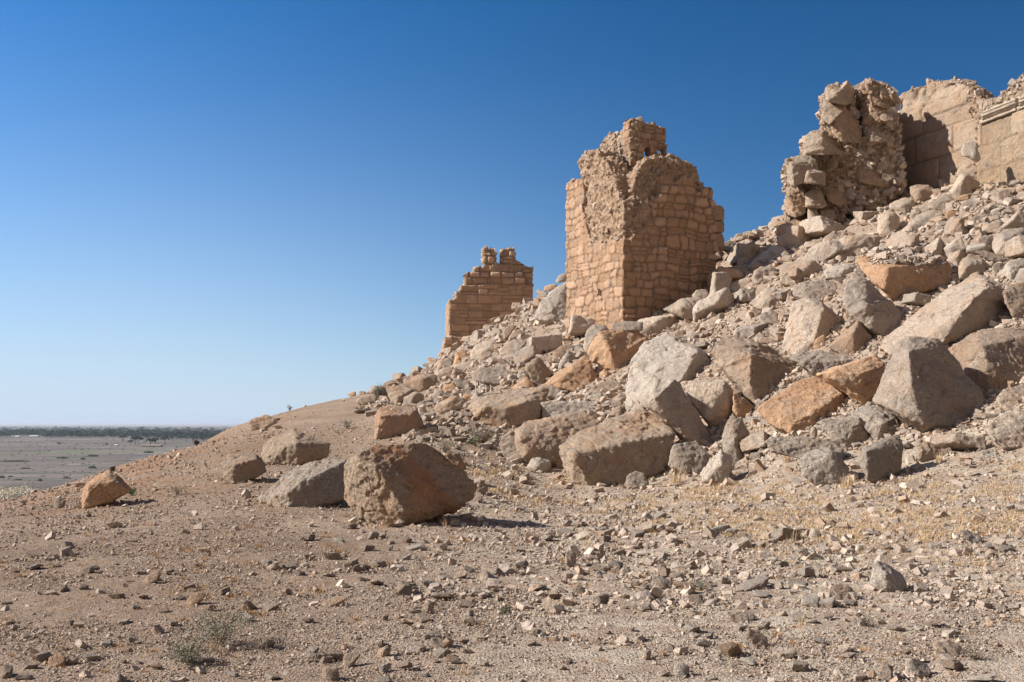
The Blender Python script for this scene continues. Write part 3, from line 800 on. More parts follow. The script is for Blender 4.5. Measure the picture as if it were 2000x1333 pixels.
R('R4', 'b', .9, '1460 150 .6,1620 50 .85,1700 20 .9,2000 0 1,2200 20 .9,2150 380 .2,1930 392 .05,1880 420 .1,1750 500 .1,1640 430 .2,1560 280 .3,1700 130 .15,1740 250 .05', 'broad grey-brown boulder at the right edge beside the massive grey boulder', dz=.3)
R('R4', 'c', .9, '1810 560 .4,1800 500 .5,1850 440 .7,2000 405 .9,2100 450 .7,2080 580 .2,1960 600 .0,1870 590 .05', 'pitted cream rock at the right edge under the broad grey-brown boulder')
R('R4', 'c', .9, '1720 720 .4,1760 650 .6,1900 590 .85,2100 570 .9,2150 800 .4,1980 860 .05,1850 850 .0,1780 800 .1', 'rounded tan boulder half in dry grass at the right edge')
R('R4', 'g', .9, '550 665 .5,700 640 .7,850 612 .95,915 810 .4,760 878 .0,620 790 .2,700 800 .03,840 640 .4', 'grey slab-sided rock leaning at the right end of the bright orange block')
R('R4', 'w', .9, '755 600 .7,850 552 .9,980 560 .9,1110 620 .7,1165 740 .4,1080 780 .15,950 807 .0,880 720 .1,990 680 .08', 'pale rock with an orange crown in front of the massive grey boulder')
R('R4', 'w', .9, '400 935 .4,480 870 .65,620 850 .85,660 880 .75,760 1000 .45,720 1112 .1,520 1112 .0,430 1045 .1,630 900 .3', 'cream rounded block with cracks nearest the gravel, right foreground')
R('R4', 'g', .8, '160 810 .5,200 775 .7,330 770 .85,620 790 .95,740 870 .7,720 960 .4,400 930 .1,200 882 .1', 'long low grey slab behind the cream rounded block with cracks')
R('R4', 'k', .8, '815 950 .45,860 850 .6,1000 790 .75,1110 755 .85,1150 830 .6,1130 1010 .4,950 1112 .08,885 1085 .0,880 880 .05,900 980 .0', 'dark grey upright slab nearest the gravel, right of the cream rounded block')
R('R4', 't', .8, '1225 830 .5,1320 810 .85,1420 850 .85,1490 920 .5,1330 950 .15,1250 945 .0,1270 880 .05', 'small orange-tan block with a dark hollow, alone on the gravel to the right', name='stone_block')
R('R4', 'w', .9, '1680 910 .4,1700 870 .6,1760 860 .8,1820 890 .6,1810 930 .2,1720 937 .0', 'bright white rounded stone on the gravel at the far right', name='stone')
R('R4', 'c', .8, '480 790 .3,490 710 .5,520 695 .6,540 740 .5,520 795 .0', 'little upright cream stone standing on the long low grey slab', name='stone', D=19.6)
R('R5', 'g', .9, '1360 1015 .3,1390 900 .5,1420 840 .65,1500 850 .65,1550 960 .55,1525 1100 .25,1470 1142 .0,1380 1095 .1,1450 1000 .02', 'upright grey rock with a flat top behind the pale pointed rock')
R('R5', 'w', .9, '1225 1215 .35,1290 1130 .4,1360 1060 .45,1440 1110 .55,1430 1250 .35,1380 1287 .05,1240 1275 .1,1365 1160 .0', 'pale pointed rock standing on the gravel right of the large tilted block')
# --- around the foot of the rubble-stone tower
R('F', 'o', .85, '35 440 .5,90 330 .55,215 190 .4,450 170 .75,700 150 .95,850 290 .8,750 460 .5,590 650 .25,450 707 .0,390 692 .0,100 570 .4,345 430 .04', 'orange block with a dark right half under the rubble-stone tower', name='stone_block')
R('F', 'g', .8, '-10 380 .4,20 200 .5,100 95 .75,280 95 .9,340 180 .7,215 190 .3,90 330 .15,20 480 .0', 'grey boulder behind the left side of the orange block under the tower')
R('F', 'g', .7, '340 180 .3,370 80 .6,450 45 .85,580 85 .9,780 60 .9,780 190 .4,600 180 .1', 'grey flat boulder directly behind the top of the orange block', D=33.6)
R('R5', 'c', .8, '760 250 .45,850 210 .6,1110 165 .85,1125 212 .6,1000 305 .2,890 347 .0,850 285 .05,980 200 .2', 'long curved block with an orange underside below the tower corner')
R('R5', 'c', .9, '980 150 .45,1110 70 .85,1230 68 .95,1285 170 .5,1200 212 .15,1120 202 .0,1100 140 .05', 'cream square block at the foot of the shaded tower face', name='stone_block')
R('R5', 'g', .8, '950 140 .3,980 60 .6,1060 25 .85,1160 40 .9,1110 80 .4,980 160 .05', 'grey hump-shaped boulder against the shaded tower face')
R('R5', 'g', .8, '1165 60 .4,1200 20 .6,1270 15 .85,1290 60 .6,1270 105 .1,1200 90 .0', 'small grey rock between the square block and the tall upright slab')
R('B', 'g', .7, '75 1140 .4,155 745 .45,330 742 .8,400 840 .7,370 1010 .4,250 1142 .05,150 1152 .0,185 760 .08', 'tall upright grey slab leaning at the right edge of the tower', name='stone_block')
R('B', 'c', .9, '370 960 .3,400 880 .5,560 820 .85,640 830 .75,692 960 .4,560 1010 .0,420 1022 .08', 'cream rock right of the tall upright grey slab')
R('B', 'k', .8, '280 700 .5,330 680 .6,560 655 .9,640 720 .7,630 820 .3,450 852 .03', 'grey-brown rock above and right of the tall upright slab')
R('B', 'c', .8, '450 660 .3,455 580 .5,560 542 .85,640 590 .7,600 670 .1,500 675 .0', 'small cream block on the crest right of the tower', name='stone_block')
R('B', 'g', .8, '420 530 .3,440 470 .5,540 450 .8,630 500 .7,560 550 .0,450 552 .05', 'small grey rock on the crest above the small cream block')
R('B', 'c', .8, '205 540 .3,250 455 .6,300 490 .6,270 560 .1,215 562 .0', 'yellowish little stone touching the right side of the tower', name='stone')
R('B', 'b', .8, '265 560 .3,320 475 .6,375 540 .6,360 582 .1,280 575 .0', 'pinkish little stone right of the yellowish little stone', name='stone')
R('B', 'k', .9, '230 440 .3,260 370 .5,370 320 .85,470 380 .8,540 460 .6,380 480 .05', 'dark shaded boulder on the crest right of the tower')
R('B', 'k', .8, '420 300 .3,440 240 .6,560 240 .8,570 310 .5,480 330 .0', 'dark brown rock on the skyline between tower and ruined wall')
R('B', 'g', .8, '225 1200 .3,330 1050 .55,420 1020 .8,430 1060 .6,320 1190 .1,240 1232 .0', 'narrow pale slab lying just below the tall upright slab', name='stone_block')
R('B', 'b', .8, '610 1300 .3,640 1230 .6,740 1215 .8,790 1280 .6,740 1340 .0', 'brown round rock below the cream rough boulder')
R('B', 'b', .8, '1100 1150 .3,1120 1000 .6,1170 980 .8,1200 1060 .5,1160 1160 .0', 'brownish small rock left of the rough grey slab')
R('R5', 'c', .8, '1213 322 .2,1222 240 .45,1380 165 .95,1465 170 .95,1450 245 .6,1400 290 .25,1270 312 .0', 'cream flat slab in the middle of the small rubble right of the biggest whitish boulder', name='stone_block')
R('R5', 'c', .8, '1130 310 .3,1215 232 .7,1232 250 .7,1170 320 .0', 'thin cream splinter left of the cream flat slab', name='stone')
R('R5', 'b', .9, '1050 310 .3,1070 285 .6,1120 280 .8,1140 320 .5,1100 345 .0', 'round pinkish stone beside the thin cream splinter', name='stone')
R('R5', 'g', .8, '480 700 .3,530 640 .6,620 610 .85,750 620 .9,745 700 .4,600 715 .0', 'grey rubble block just left of the biggest whitish boulder')
R('R5', 'w', .7, '480 732 .3,500 705 .6,590 690 .8,602 730 .4,570 752 .0', 'small pale flat block in front of the grey rubble block', name='stone_block')
R('R5', 'b', .8, '640 840 .3,660 790 .6,710 765 .7,725 800 .5,700 850 .0', 'small brown rock at the foot of the biggest whitish boulder', name='stone')
R('R5', 'o', .8, '560 600 .3,600 525 .6,645 570 .5,620 602 .0', 'little orange rock under the orange block near the tower', name='stone')
R('R6', 'w', .7, '1340 540 .3,1380 430 .6,1460 360 .9,1565 290 1,1570 520 .3,1520 560 .1,1430 556 .0', 'bright smooth leaning slab on the crest between the two towers')
R('R6', 'o', .8, '1403 365 .3,1410 330 .6,1490 310 .8,1502 345 .5,1440 368 .0', 'small brown block on the skyline above the bright leaning slab', D=55)
R('R6', 'g', .8, '1480 310 .3,1500 260 .6,1560 235 .8,1570 300 .4,1500 312 .0', 'grey rock on the skyline touching the left side of the tower', D=54)
R('R6', 'w', .8, '1255 530 .3,1280 500 .6,1350 490 .8,1340 540 .2,1290 552 .0', 'small white block at the lower left of the bright leaning slab')
# --- upper right slope below the ruined wall
R('A', 'w', .6, '1165 225 .5,1210 130 .75,1320 95 .85,1385 130 .65,1445 350 .4,1400 392 .2,1370 310 .0,1200 300 .2', 'upright pale slab set against the recessed wall panel', name='stone_block', D=35.2)
R('A', 'c', .9, '845 640 .2,870 510 .45,950 370 .65,1060 380 .8,1190 340 .95,1215 440 .55,1110 585 .08,930 605 .0,1010 460 .08', 'cream-brown boulder at the foot of the recessed wall panel')
R('A', 'c', .8, '1090 580 .3,1130 480 .5,1200 400 .75,1280 370 .85,1600 425 .7,1612 500 .45,1560 612 .05,1350 545 .1', 'wide cream block right of the cream-brown boulder under the wall', name='stone_block')
R('A', 'g', .85, '1450 400 .4,1480 320 .6,1530 280 .8,1650 290 .9,1720 330 .7,1680 450 .2,1560 432 .0,1560 330 .1', 'grey boulder below the shadow edge of the right-hand wall')
R('A', 'c', .85, '1020 765 .4,1170 520 .65,1270 530 .7,1440 660 .75,1410 745 .5,1260 850 .12,1150 905 .0,1060 790 .1,1225 565 .12', 'large tilted cream block with a sunlit left edge, upper right slope', name='stone_block')
R('A', 'g', .8, '870 680 .4,890 590 .7,1080 580 .9,1085 660 .5,960 725 .0', 'grey flat rock left of the large tilted cream block')
R('A', 'b', .85, '510 780 .4,505 700 .65,640 670 .8,760 670 .85,870 760 .65,720 885 .1,600 882 .0,640 760 .08', 'rough brown rock left of the grey flat rock under the wall')
R('A', 'c', .9, '245 990 .3,245 920 .55,450 840 .85,560 850 .85,612 960 .5,480 1062 .0,430 940 .04', 'cream block with a brown end left of the long grey boulder', name='stone_block')
R('A', 'g', .85, '730 960 .35,860 870 .6,980 790 .85,1060 810 .75,1097 900 .5,960 1032 .0,830 990 .05', 'speckled grey boulder below the large tilted cream block')
R('A', 'g', .9, '1140 1075 .2,1180 930 .45,1280 850 .85,1500 820 .95,1580 850 .75,1500 1045 .12,1220 1055 .0', 'knobbly pale grey boulder right of the speckled grey boulder')
R('A', 'g', .8, '265 850 .3,330 760 .6,450 720 .85,500 770 .6,420 870 .05,290 872 .0', 'small grey wedge above the cream block with a brown end')
R('A', 'g', .8, '20 800 .3,60 745 .6,180 760 .8,240 840 .6,100 852 .0', 'flat grey rock at the foot of the shaded wall column')
R('A', 'k', .8, '160 760 .3,180 680 .6,270 675 .8,285 760 .5,230 802 .0', 'bluish grey block in shade at the wall foot', name='stone_block')
R('A', 'g', .8, '-60 980 .3,80 840 .7,150 825 .9,160 870 .6,30 985 .0', 'long narrow grey stone lying aslant below the wall', name='stone')
R('A', 'b', .9, '1630 900 .3,1660 760 .6,1780 720 .85,1870 800 .7,1860 930 .2,1720 942 .0', 'brown rock right of the knobbly pale grey boulder')
R('A', 'w', .9, '1780 290 .3,1830 170 .6,1950 130 .85,2100 140 .9,2100 330 .3,1900 350 .0', 'cream boulder at the right edge below the far wall')
R('A', 'g', .8, '1645 510 .3,1780 390 .7,1950 350 .9,2100 380 .8,2050 510 .3,1850 522 .0', 'long grey rock at the right edge under the cream boulder')
R('A', 'g', .7, '1295 1110 .3,1360 1070 .6,1560 1060 .9,1600 1120 .6,1500 1170 .05,1350 1165 .0', 'flat grey rock in the rubble under the knobbly pale grey boulder')
R('A', 'c', .8, '1440 1290 .3,1520 1190 .6,1680 1110 .9,1795 1210 .7,1700 1302 .05', 'tan wedge rock in the rubble at the right of the upper slope')
R('A', 'g', .8, '1560 1080 .3,1600 1000 .6,1750 945 .9,1870 1000 .7,1800 1110 .1,1650 1112 .0', 'grey slab above the tan wedge rock')
R('A', 'c', .8, '1150 1310 .3,1200 1240 .6,1290 1200 .8,1330 1260 .6,1280 1320 .0', 'cream small rock in the upper rubble right of the long grey boulder')
R('A', 'g', .8, '830 1270 .3,860 1200 .6,930 1190 .8,960 1250 .5,900 1295 .0', 'pale small rock just right of the foot of the long grey boulder', name='stone')
R('A', 'g', .7, '1800 1330 .3,1850 1240 .6,2000 1220 .9,2100 1290 .6,2000 1340 .0', 'grey slab at the right edge of the upper rubble', name='stone_block')
R('A', 'o', .8, '960 1090 .3,980 1030 .6,1100 1010 .8,1120 1070 .5,1030 1145 .0', 'orange small rock in the hollow below the speckled grey boulder')
R('A', 'b', .8, '165 940 .3,180 900 .6,240 905 .8,240 985 .3,190 990 .0', 'little brown stone left of the cream block with a brown end', name='stone')

# ------------------------------------------------------------------ masonry
def masonry(s, z, bw, bh, jit, seed, rnd=.0):
    """courses of stones of uneven width and height: (rounded edge distance in metres, stone id)"""
    o = z * 0
    zz = z + bh * .45 * vnoise(np.stack([o + 3.3, o, z / bh * .55], 1), seed) 
    r = np.floor(zz / bh)
    fz = zz / bh - r
    ri = r.astype(np.int64); oi = ri * 0
    off = hsh(ri, oi, oi, seed)
    wsc = bw * (.75 + .6 * hsh(ri, oi, oi, seed + 7))
    u = s / wsc + off * 7
    i = np.floor(u)
    ii_ = i.astype(np.int64)
    j1 = (hsh(ii_, ri, oi, seed + 1) - .5) * jit
    j2 = (hsh(ii_ + 1, ri, oi, seed + 1) - .5) * jit
    fu = u - i
    a = fu - j1; b_ = (1 + j2) - fu
    ci = np.where(a < 0, i - 1, np.where(b_ < 0, i + 1, i)).astype(np.int64)
    ea = np.minimum(np.abs(a), np.abs(b_)) * wsc
    eb = np.minimum(fz, 1 - fz) * bh
    # some stones are two thin ones laid on each other
    split = hsh(ci, ri, oi, seed + 4) < .22
    eb = np.where(split, np.minimum(eb, np.abs(fz - .5) * bh), eb)
    half = np.where(split & (fz > .5), 1, 0)
    rad = rnd + 1e-6
    e = rad - np.sqrt(np.maximum(rad - ea, 0) ** 2 + np.maximum(rad - eb, 0) ** 2)
    e = np.where((ea > rad) & (eb > rad), np.minimum(ea, eb), e)
    return np.maximum(e, 0), hsh(ci, ri, half.astype(np.int64), seed + 2)

def sstep(x, a, b):
    t = np.clip((x - a) / (b - a), 0, 1)
    return t * t * (3 - 2 * t)

def tint_attr(me, t):
    at = me.color_attributes.new('tint', 'FLOAT_COLOR', 'POINT')
    c = np.ones((len(t), 4), np.float32)
    c[:, :3] = t
    at.data.foreach_set('color', c.ravel())

def wall_finish(name, parent, loc, ang, bw, bh, jit, seed, color, ashlar=False, depth=.05, jw=.05, rub=.03, plaster=None, wave=.06):
    ca, sa = math.cos(ang), math.sin(ang)
    def fin(me, co, no):
        p = co
        ur = p[:, 0] * ca + p[:, 1] * sa          # along the right face
        ul = -p[:, 0] * sa + p[:, 1] * ca         # along the left face
        nr = np.abs(-no[:, 0] * sa + no[:, 1] * ca)
        nl = np.abs(no[:, 0] * ca + no[:, 1] * sa)
        nz = np.abs(no[:, 2])
        s = np.where(nr >= nl, ur, ul + 50)
        wob = wave * fbm(np.stack([s, p[:, 2], s * 0], 1) * 1.9, 3, seed + 8)
        wz = wave * fbm(np.stack([s + 31, p[:, 2], s * 0], 1) * 1.1, 3, seed + 18)
        e, idh = masonry(s + wob, p[:, 2] + wz + 100, bw, bh, jit, seed, 0.0 if ashlar else .11)
        if plaster is not None:
            pl = np.clip(plaster(p, ur, ul, nr >= nl), 0, 1)
        else: pl = np.zeros(len(p))
        isl = nl > nr
        jw_ = np.where(isl & (not ashlar), jw * .55, jw)
        m = sstep(e / jw_, 0.0, 1.0)
        m = np.where(isl & (not ashlar), m * .6, m)
        pr = m * (depth * (.75 + .7 * (idh - .5))) + depth * .9 * (idh - .5) * m
        rubble = rub * (fbm(p * 1.9, 3, seed + 3) * 1.1 + fbm(p * 6.0, 3, seed + 13) * .8 + chips(p * 7.0, seed) * .7)
        top = sstep(nz, .5, .8)
        d = pr * (1 - pl * .8) * (1 - top) + rubble * (.25 + .9 * pl + top * .5) + .012 * fbm(p * 9, 3, seed + 6)
        tv = .92 + .40 * (idh - .5) * (1 - pl * .7)
        jd = 1 - np.where(isl, .55, .42) * (1 - sstep(e / jw_, 0, .8)) * (1 - pl * .7) * (1 - top)
        t = np.stack([tv * jd, tv * jd * (1 + .03 * (idh - .5)), tv * jd * (1 + .10 * (idh - .5))], 1)
        tint_attr(me, t)
        put(me, p + no * d[:, None], M_WALL)
        o = link(name, me, parent)
        o.color = color
    return fin

class Frame:
    """two wall planes meeting at a near vertical corner seen at photo column px, depth D"""
    def __init__(s, px, D, deg):
        s.o = np.array([(px - 1000) / F * D, D, 0.0])
        a = math.radians(deg)
        s.a = a
        s.r = np.array([math.cos(a), math.sin(a), 0]); s.l = np.array([-math.sin(a), math.cos(a), 0])
    def pt(s, face, px, py, inset=0.0):
        ray = np.array([(px - 1000) / F, 1.0, (HOR - py) / F])
        n = s.l if face == 'r' else s.r          # inward normal of that face
        o = s.o + n * inset
        t = np.dot(o, n) / np.dot(ray, n)
        q = ray * t
        q[2] += CAMZ
        return q
    def prism(s, bm, face, crop, poly, thick, inset=0.0, base=None):
        pts = [s.pt(face, *px_of(crop, a, b), inset) - base for a, b in poly]
        n = s.l if face == 'r' else s.r
        prism_into(bm, pts, n * thick)

def pl(s_): return [tuple(float(q) for q in w.split()) for w in s_.split(',')]

STUCK = []
def stud(objname, parent, n, s0, s1, seed, up=.0, zmin=-99):
    STUCK.append((objname, parent, n, s0, s1, seed, up, zmin))

# --- the rubble-stone tower
fr = Frame(1219, 36.0, 27.6)
base = np.array([fr.o[0], fr.o[1], 4.2])
tw = empty('tower', base, 'tall ruined tower of rough rubble stone with a broken hollow top, in the middle', 'tower', 'ruined stone towers')
C_T2 = (.40, .262, .172, .35)
bm = bmesh.new()
fr.prism(bm, 'l', 'R1', pl('128 1440,128 440,150 425,180 418,217 420,226 500,212 560,226 640,246 720,272 765,325 765,372 745,440 738,437 1500'), .42, 0, base)
fr.prism(bm, 'r', 'R1', pl('437 1500,437 738,482 742,500 705,545 698,560 655,592 640,600 615,590 545,630 510,632 400,665 392,705 398,712 430,760 410,800 405,830 470,860 490,878 460,920 462,918 540,932 570,940 900,942 1300'), .42, 0, base)
# back walls closing the box
q0 = fr.o - base
def boxpts(r0, r1, l0, l1, z0, z1):
    return [q0 + fr.r * r + fr.l * l + np.array([0, 0, z]) for r in (r0, r1) for l in (l0, l1) for z in (z0, z1)]
hull_into(bm, boxpts(.05, 4.05, 3.6, 4.05, -2, 6.9))
hull_into(bm, boxpts(3.62, 4.06, .1, 4.0, -2, 6.4))
def plast2(p, ur, ul, right):
    n = fbm(p * 1.3, 3, 77)
    up = sstep(p[:, 2], 4.4, 5.6)
    low = np.where(right, .1 + .35 * sstep(1.4 - ur, -.3, .8) * sstep(p[:, 2], 2.4, 4.0), .12 + .45 * sstep(p[:, 2], 2.6, 4.6) * sstep(ul - 3.3, .3, -.6))
    return np.clip(low + .7 * n * .6, 0, 1) * np.where(right, .8, 1)
queue('masonry_shell', bm, .043, wall_finish('masonry_shell', tw, base, fr.a, .44, .33, .6, 31, C_T2, depth=.08, jw=.065, plaster=plast2, wave=.16), 1)
bm = bmesh.new()
I_ = .34
fr.prism(bm, 'l', 'R1', pl('150 1440,208 440,214 400,196 350,206 290,240 268,300 264,318 300,345 318,366 352,384 400,396 450,416 505,440 520,440 1400'), .85, I_ - .2, base)
fr.prism(bm, 'l', 'R1', pl('230 1440,222 540,300 500,380 520,440 530,440 1400'), .6, .12, base)
fr.prism(bm, 'r', 'R1', pl('440 1400,440 620,470 600,498 530,484 480,500 420,520 360,556 320,600 306,640 292,680 284,740 296,800 322,832 348,846 380,850 430,872 470,905 500,925 640,925 1300'), .8, I_ - .1, base)
fr.prism(bm, 'r', 'R1', pl('440 1400,470 690,500 640,520 560,600 520,640 560,700 1400'), .5, .1, base)
hull_into(bm, boxpts(.6, 3.7, .6, 3.7, -2, 5.0))
hull_into(bm, boxpts(1.2, 3.7, 1.8, 3.8, 4.5, 6.2))
def plast3(p, ur, ul, right): return np.ones(len(p))
queue('rubble_core', bm, .043, wall_finish('rubble_core', tw, base, fr.a, .30, .2, 1.0, 37, (.40, .285, .20, .2), depth=.05, rub=.10, plaster=plast3), 1)
# stair turret at the back of the tower
bm = bmesh.new()
IT = 1.45
def rp(poly, thick=.35, ins=IT): fr.prism(bm, 'r', 'R1', pl(poly), thick, ins, base)
rp('478 520,476 250,505 235,548 240,548 335,540 520')
rp('476 255,468 150,470 100,490 88,515 95,540 92,548 120,600 122,604 108,622 130,664 140,668 180,662 235,668 252,628 252,626 244,560 244,548 244')
rp('584 520,584 240,622 240,622 520')
rp('662 420,662 245,672 232,676 290,690 420')

rp('620 520,620 288,662 288,662 520')
hull_into(bm, boxpts(2.35, 3.6, 2.75, 3.1, 5.0, 8.75))
hull_into(bm, boxpts(1.3, 4.0, 1.6, 3.1, 5.0, 5.9))
queue('stair_turret', bm, .043, wall_finish('stair_turret', tw, base, fr.a, .40, .27, .9, 41, C_T2, depth=.055, jw=.05, rub=.05), 2)
bm = bmesh.new()
q1 = fr.pt('r', *px_of('R1', 478, 300), IT) - base
def lp(poly, ins, thick=.4):
    pts = []
    for a_, b_ in pl(poly):
        X_, Y_ = px_of('R1', a_, b_)
        ray = np.array([(X_ - 1000) / F, 1.0, (HOR - Y_) / F])
        o = q1 + base + fr.r * ins
        t = np.dot(o, fr.r) / np.dot(ray, fr.r)
        q = ray * t; q[2] += CAMZ
        pts.append(q - base)
    prism_into(bm, pts, fr.r * thick)
lp('480 520,482 95,455 118,432 150,408 180,400 210,404 260,380 300,352 290,352 330,372 380,400 420,410 520', 0)
lp('404 300,396 205,384 165,362 170,338 190,336 225,312 232,314 252,338 262,352 300,360 330', .1)
lp('335 330,300 268,262 270,262 300,290 330', .0)
queue('broken_turret_flank', bm, .043, wall_finish('broken_turret_flank', tw, base, fr.a, .36, .27, .95, 43, (.37, .275, .195, .2), depth=.05, rub=.08, plaster=lambda p, ur, ul, right: .55 + .4 * fbm(p, 2, 5)), 2)
# leftover pier behind the tower on the right
fp = Frame(1396, 43.0, 20)
pb = np.array([fp.o[0], fp.o[1], 6.5])
pe = empty('masonry_pier', pb, 'short pier of three stacked grey blocks just behind the right side of the tower', 'pier')
for k, poly in enumerate(('905 640,925 560,950 552,975 562,990 585,990 640', '905 642,990 642,988 705,905 708', '900 712,980 710,990 740,985 800,900 800')):
    bm = bmesh.new()
    fp.prism(bm, 'r', 'R1', pl(poly), .9, 0, pb)
    def fin(me, co, no, k=k):
        put(me, rock_disp(co, no, 1.0, 500 + k, .8, .05), M_ROCK)
        o = link('block', me, pe); o.color = (.31, .235, .17, .2)
    queue('block', bm, .05, fin, 3)

# --- the ashlar tower
f1 = Frame(876, 62.0, 6.0)
b1 = np.array([f1.o[0], f1.o[1], 4.6])
t1 = empty('tower', b1, 'smaller distant tower of squared ashlar blocks with stepped broken left side and two prongs', 'tower', 'ruined stone towers')
C_T1 = (.36, .245, .17, .25)
bm = bmesh.new()
f1.prism(bm, 'r', 'R6', pl('789 662,788 415,812 418,835 408,834 366,866 358,866 325,990 322,1010 318,1250 316,1334 318,1336 430,1338 830,789 830'), 4.6, 0, b1)
f1.prism(bm, 'r', 'R6', pl('765 662,765 706,755 706,755 757,738 757,738 830,1320 830,1300 662'), 4.9, -.18, b1)
queue('ashlar_wall', bm, .062, wall_finish('ashlar_wall', t1, b1, f1.a, .85, .425, .7, 51, C_T1, ashlar=True, depth=.045, jw=.06, rub=.035, wave=.05), 1)
bm = bmesh.new()
f1.prism(bm, 'r', 'R6', pl('896 326,894 262,912 240,930 236,955 240,956 206,978 205,982 225,1010 205,1018 226,1016 140,1014 76,1030 76,1050 92,1088 82,1090 186,1138 186,1136 100,1142 86,1160 92,1190 78,1213 78,1216 160,1250 176,1280 194,1284 206,1332 206,1334 326'), .8, .1, b1)
f1.prism(bm, 'r', 'R6', pl('905 326,905 270,1300 230,1320 326'), 3.8, .5, b1)
f1.prism(bm, 'r', 'R6', pl('1064 326,1064 188,1190 190,1192 232,1240 236,1280 240,1280 326'), .5, -.02, b1)
queue('broken_crown', bm, .06, wall_finish('broken_crown', t1, b1, f1.a, .62, .41, .5, 53, (.34, .24, .17, .2), ashlar=True, depth=.10, jw=.09, rub=.09, wave=.07), 1)

# --- the ruined wall high on the right
rb = np.array([15.0, 38.5, 9.5])
rw = empty('ruined_wall', rb, 'ruined wall of huge eroded blocks on top of the slope at the upper right', 'wall')
fw = Frame(1660, 38.9, -9)      # faces turned toward the left of the picture
C_W = (.31, .24, .175, .25)
bm = bmesh.new()
def fwp(poly, thick, ins=0.0): fw.prism(bm, 'r', 'R2', pl(poly), thick, ins, rb)
fwp('205 1230,205 1060,215 880,270 850,215 840,205 720,250 665,400 655,335 630,335 520,380 490,480 500,500 445,460 400,450 310,480 275,475 200,540 180,650 190,650 330,700 470,720 560,740 700,660 880,560 1130,520 1250', 1.3, .12)
fwp('640 1000,640 620,735 560,742 330,748 262,715 215,700 190,735 155,790 150,835 135,885 150,925 205,945 240,965 560,1000 700,1010 830,980 900,800 1000', 2.9, .12)
fwp('620 640,640 330,700 320,780 330,780 640', .5, 1.15)
queue('rubble_core', bm, .045, wall_finish('rubble_core', rw, rb, fw.a, .5, .34, 1.0, 61, (.31, .225, .155, .35), depth=.06, rub=.15, plaster=lambda p, ur, ul, right: .75 + .5 * fbm(p * .9, 2, 8)), 1)
def wblock(spec, thick, Dd, color, seed, rough=1.3, name='block'):
    Dd += {201: .1, 202: .1, 203: .25, 204: .45, 205: .75, 206: .75, 207: .9, 208: .3, 209: .5, 210: 1.0, 211: 1.1, 212: 1.0, 213: .9, 214: .4, 215: .1, 216: .05, 217: .0, 218: .0, 219: .1, 220: .0, 221: .9, 222: 1.3}.get(seed, .2)
    bm = bmesh.new()
    big = []
    for part in spec.split('|'):
        l = [(*px_of('R2', a[0], a[1]), a[2]) for a in parse(part)]
        big += l
        xs = [p[0] for p in l]; ys = [p[1] for p in l]
        wm = math.sqrt((max(xs) - min(xs)) * (max(ys) - min(ys))) / F * Dd
        cx = sum(xs) / len(l); cy = sum(ys) / len(l)
        pts = [P(x, y, Dd + d * thick) - rb for x, y, d in l]
        pts += [P(cx + (x - cx) * .85, cy + (y - cy) * .85, Dd + thick * 1.1) - rb for x, y, d in l]
        hull_into(bm, pts)
    def fin(me, co, no):
        put(me, rock_disp(co, no, wm, seed, rough, .05), M_ROCK)
        o = link(name, me, rw); o.color = color
    queue(name, bm, .045, fin, 2)
CG = (.34, .27, .205, .25); CB = (.32, .23, .16, .4)
wblock('465 270 .3,462 175 .4,540 168 .9,630 165 1,665 180 .8,655 290 .5,600 300 .1,480 275 .0,560 200 .1', 1.1, 38.3, CG, 201, 1.6)
wblock('440 390 .3,436 320 .4,470 275 .8,560 262 .9,600 280 .7,600 340 .4,535 400 .0,490 442 .1', 1.1, 38.1, CG, 202)
wblock('515 500 .2,500 400 .4,560 320 .5,600 310 .6,640 400 .6,680 420 .7,715 500 .6,700 560 .3,580 560 .0|520 450 .1,535 350 .2,580 315 .5,620 400 .3,600 480 .1', 1.1, 38.0, CB, 203, 2.0)
wblock('320 620 .35,318 520 .45,360 480 .8,450 470 .95,500 540 .7,560 600 .5,565 640 .3,450 645 .05,330 642 .2,440 520 .1', 1.3, 37.6, CG, 204)
wblock('195 820 .4,190 680 .5,240 655 .8,330 645 .95,415 680 .7,410 745 .4,320 830 .05,250 862 .0,220 855 .2,230 700 .1', 1.3, 37.2, (.32, .26, .20, .3), 205)
wblock('182 700 .5,190 665 .6,225 660 .7,220 715 .3', .6, 37.3, CB, 206)
wblock('300 840 .3,340 750 .3,400 742 .8,466 760 .6,466 845 .3,400 842 .0,345 765 .05', 1.0, 36.9, CG, 207)
wblock('560 720 .3,565 640 .5,640 560 .8,712 570 .7,712 690 .4,640 725 .0', 1.2, 38.4, CB, 208)
wblock('470 740 .4,480 650 .6,550 650 .6,552 720 .2,520 730 .0', 1.0, 38.0, CB, 209)
wblock('325 1000 .3,330 900 .4,380 870 .8,440 890 .6,475 990 .4,440 1010 .1,370 985 .0', 1.0, 36.9, CG, 210)
wblock('340 1080 .3,345 985 .5,400 975 .7,415 1080 .2,375 1092 .0', .8, 36.8, CG, 211)
wblock('425 1120 .3,425 1020 .5,500 1010 .8,530 1030 .6,520 1130 .3,450 1140 .0', 1.0, 37.0, (.28, .225, .17, .2), 212)
wblock('195 1060 .5,198 900 .5,240 872 .7,330 880 .6,330 1040 .3,260 1080 .1', 1.2, 37.3, CB, 213, 1.8)
wblock('460 920 .3,470 850 .5,530 840 .7,640 860 .6,640 960 .4,560 1000 .1,480 960 .0', 1.2, 38.2, CB, 214, 1.7)
wblock('690 190 .4,720 155 .7,780 145 .9,830 150 .8,800 210 .3,730 230 .1', 1.0, 38.4, CB, 215, 1.8)
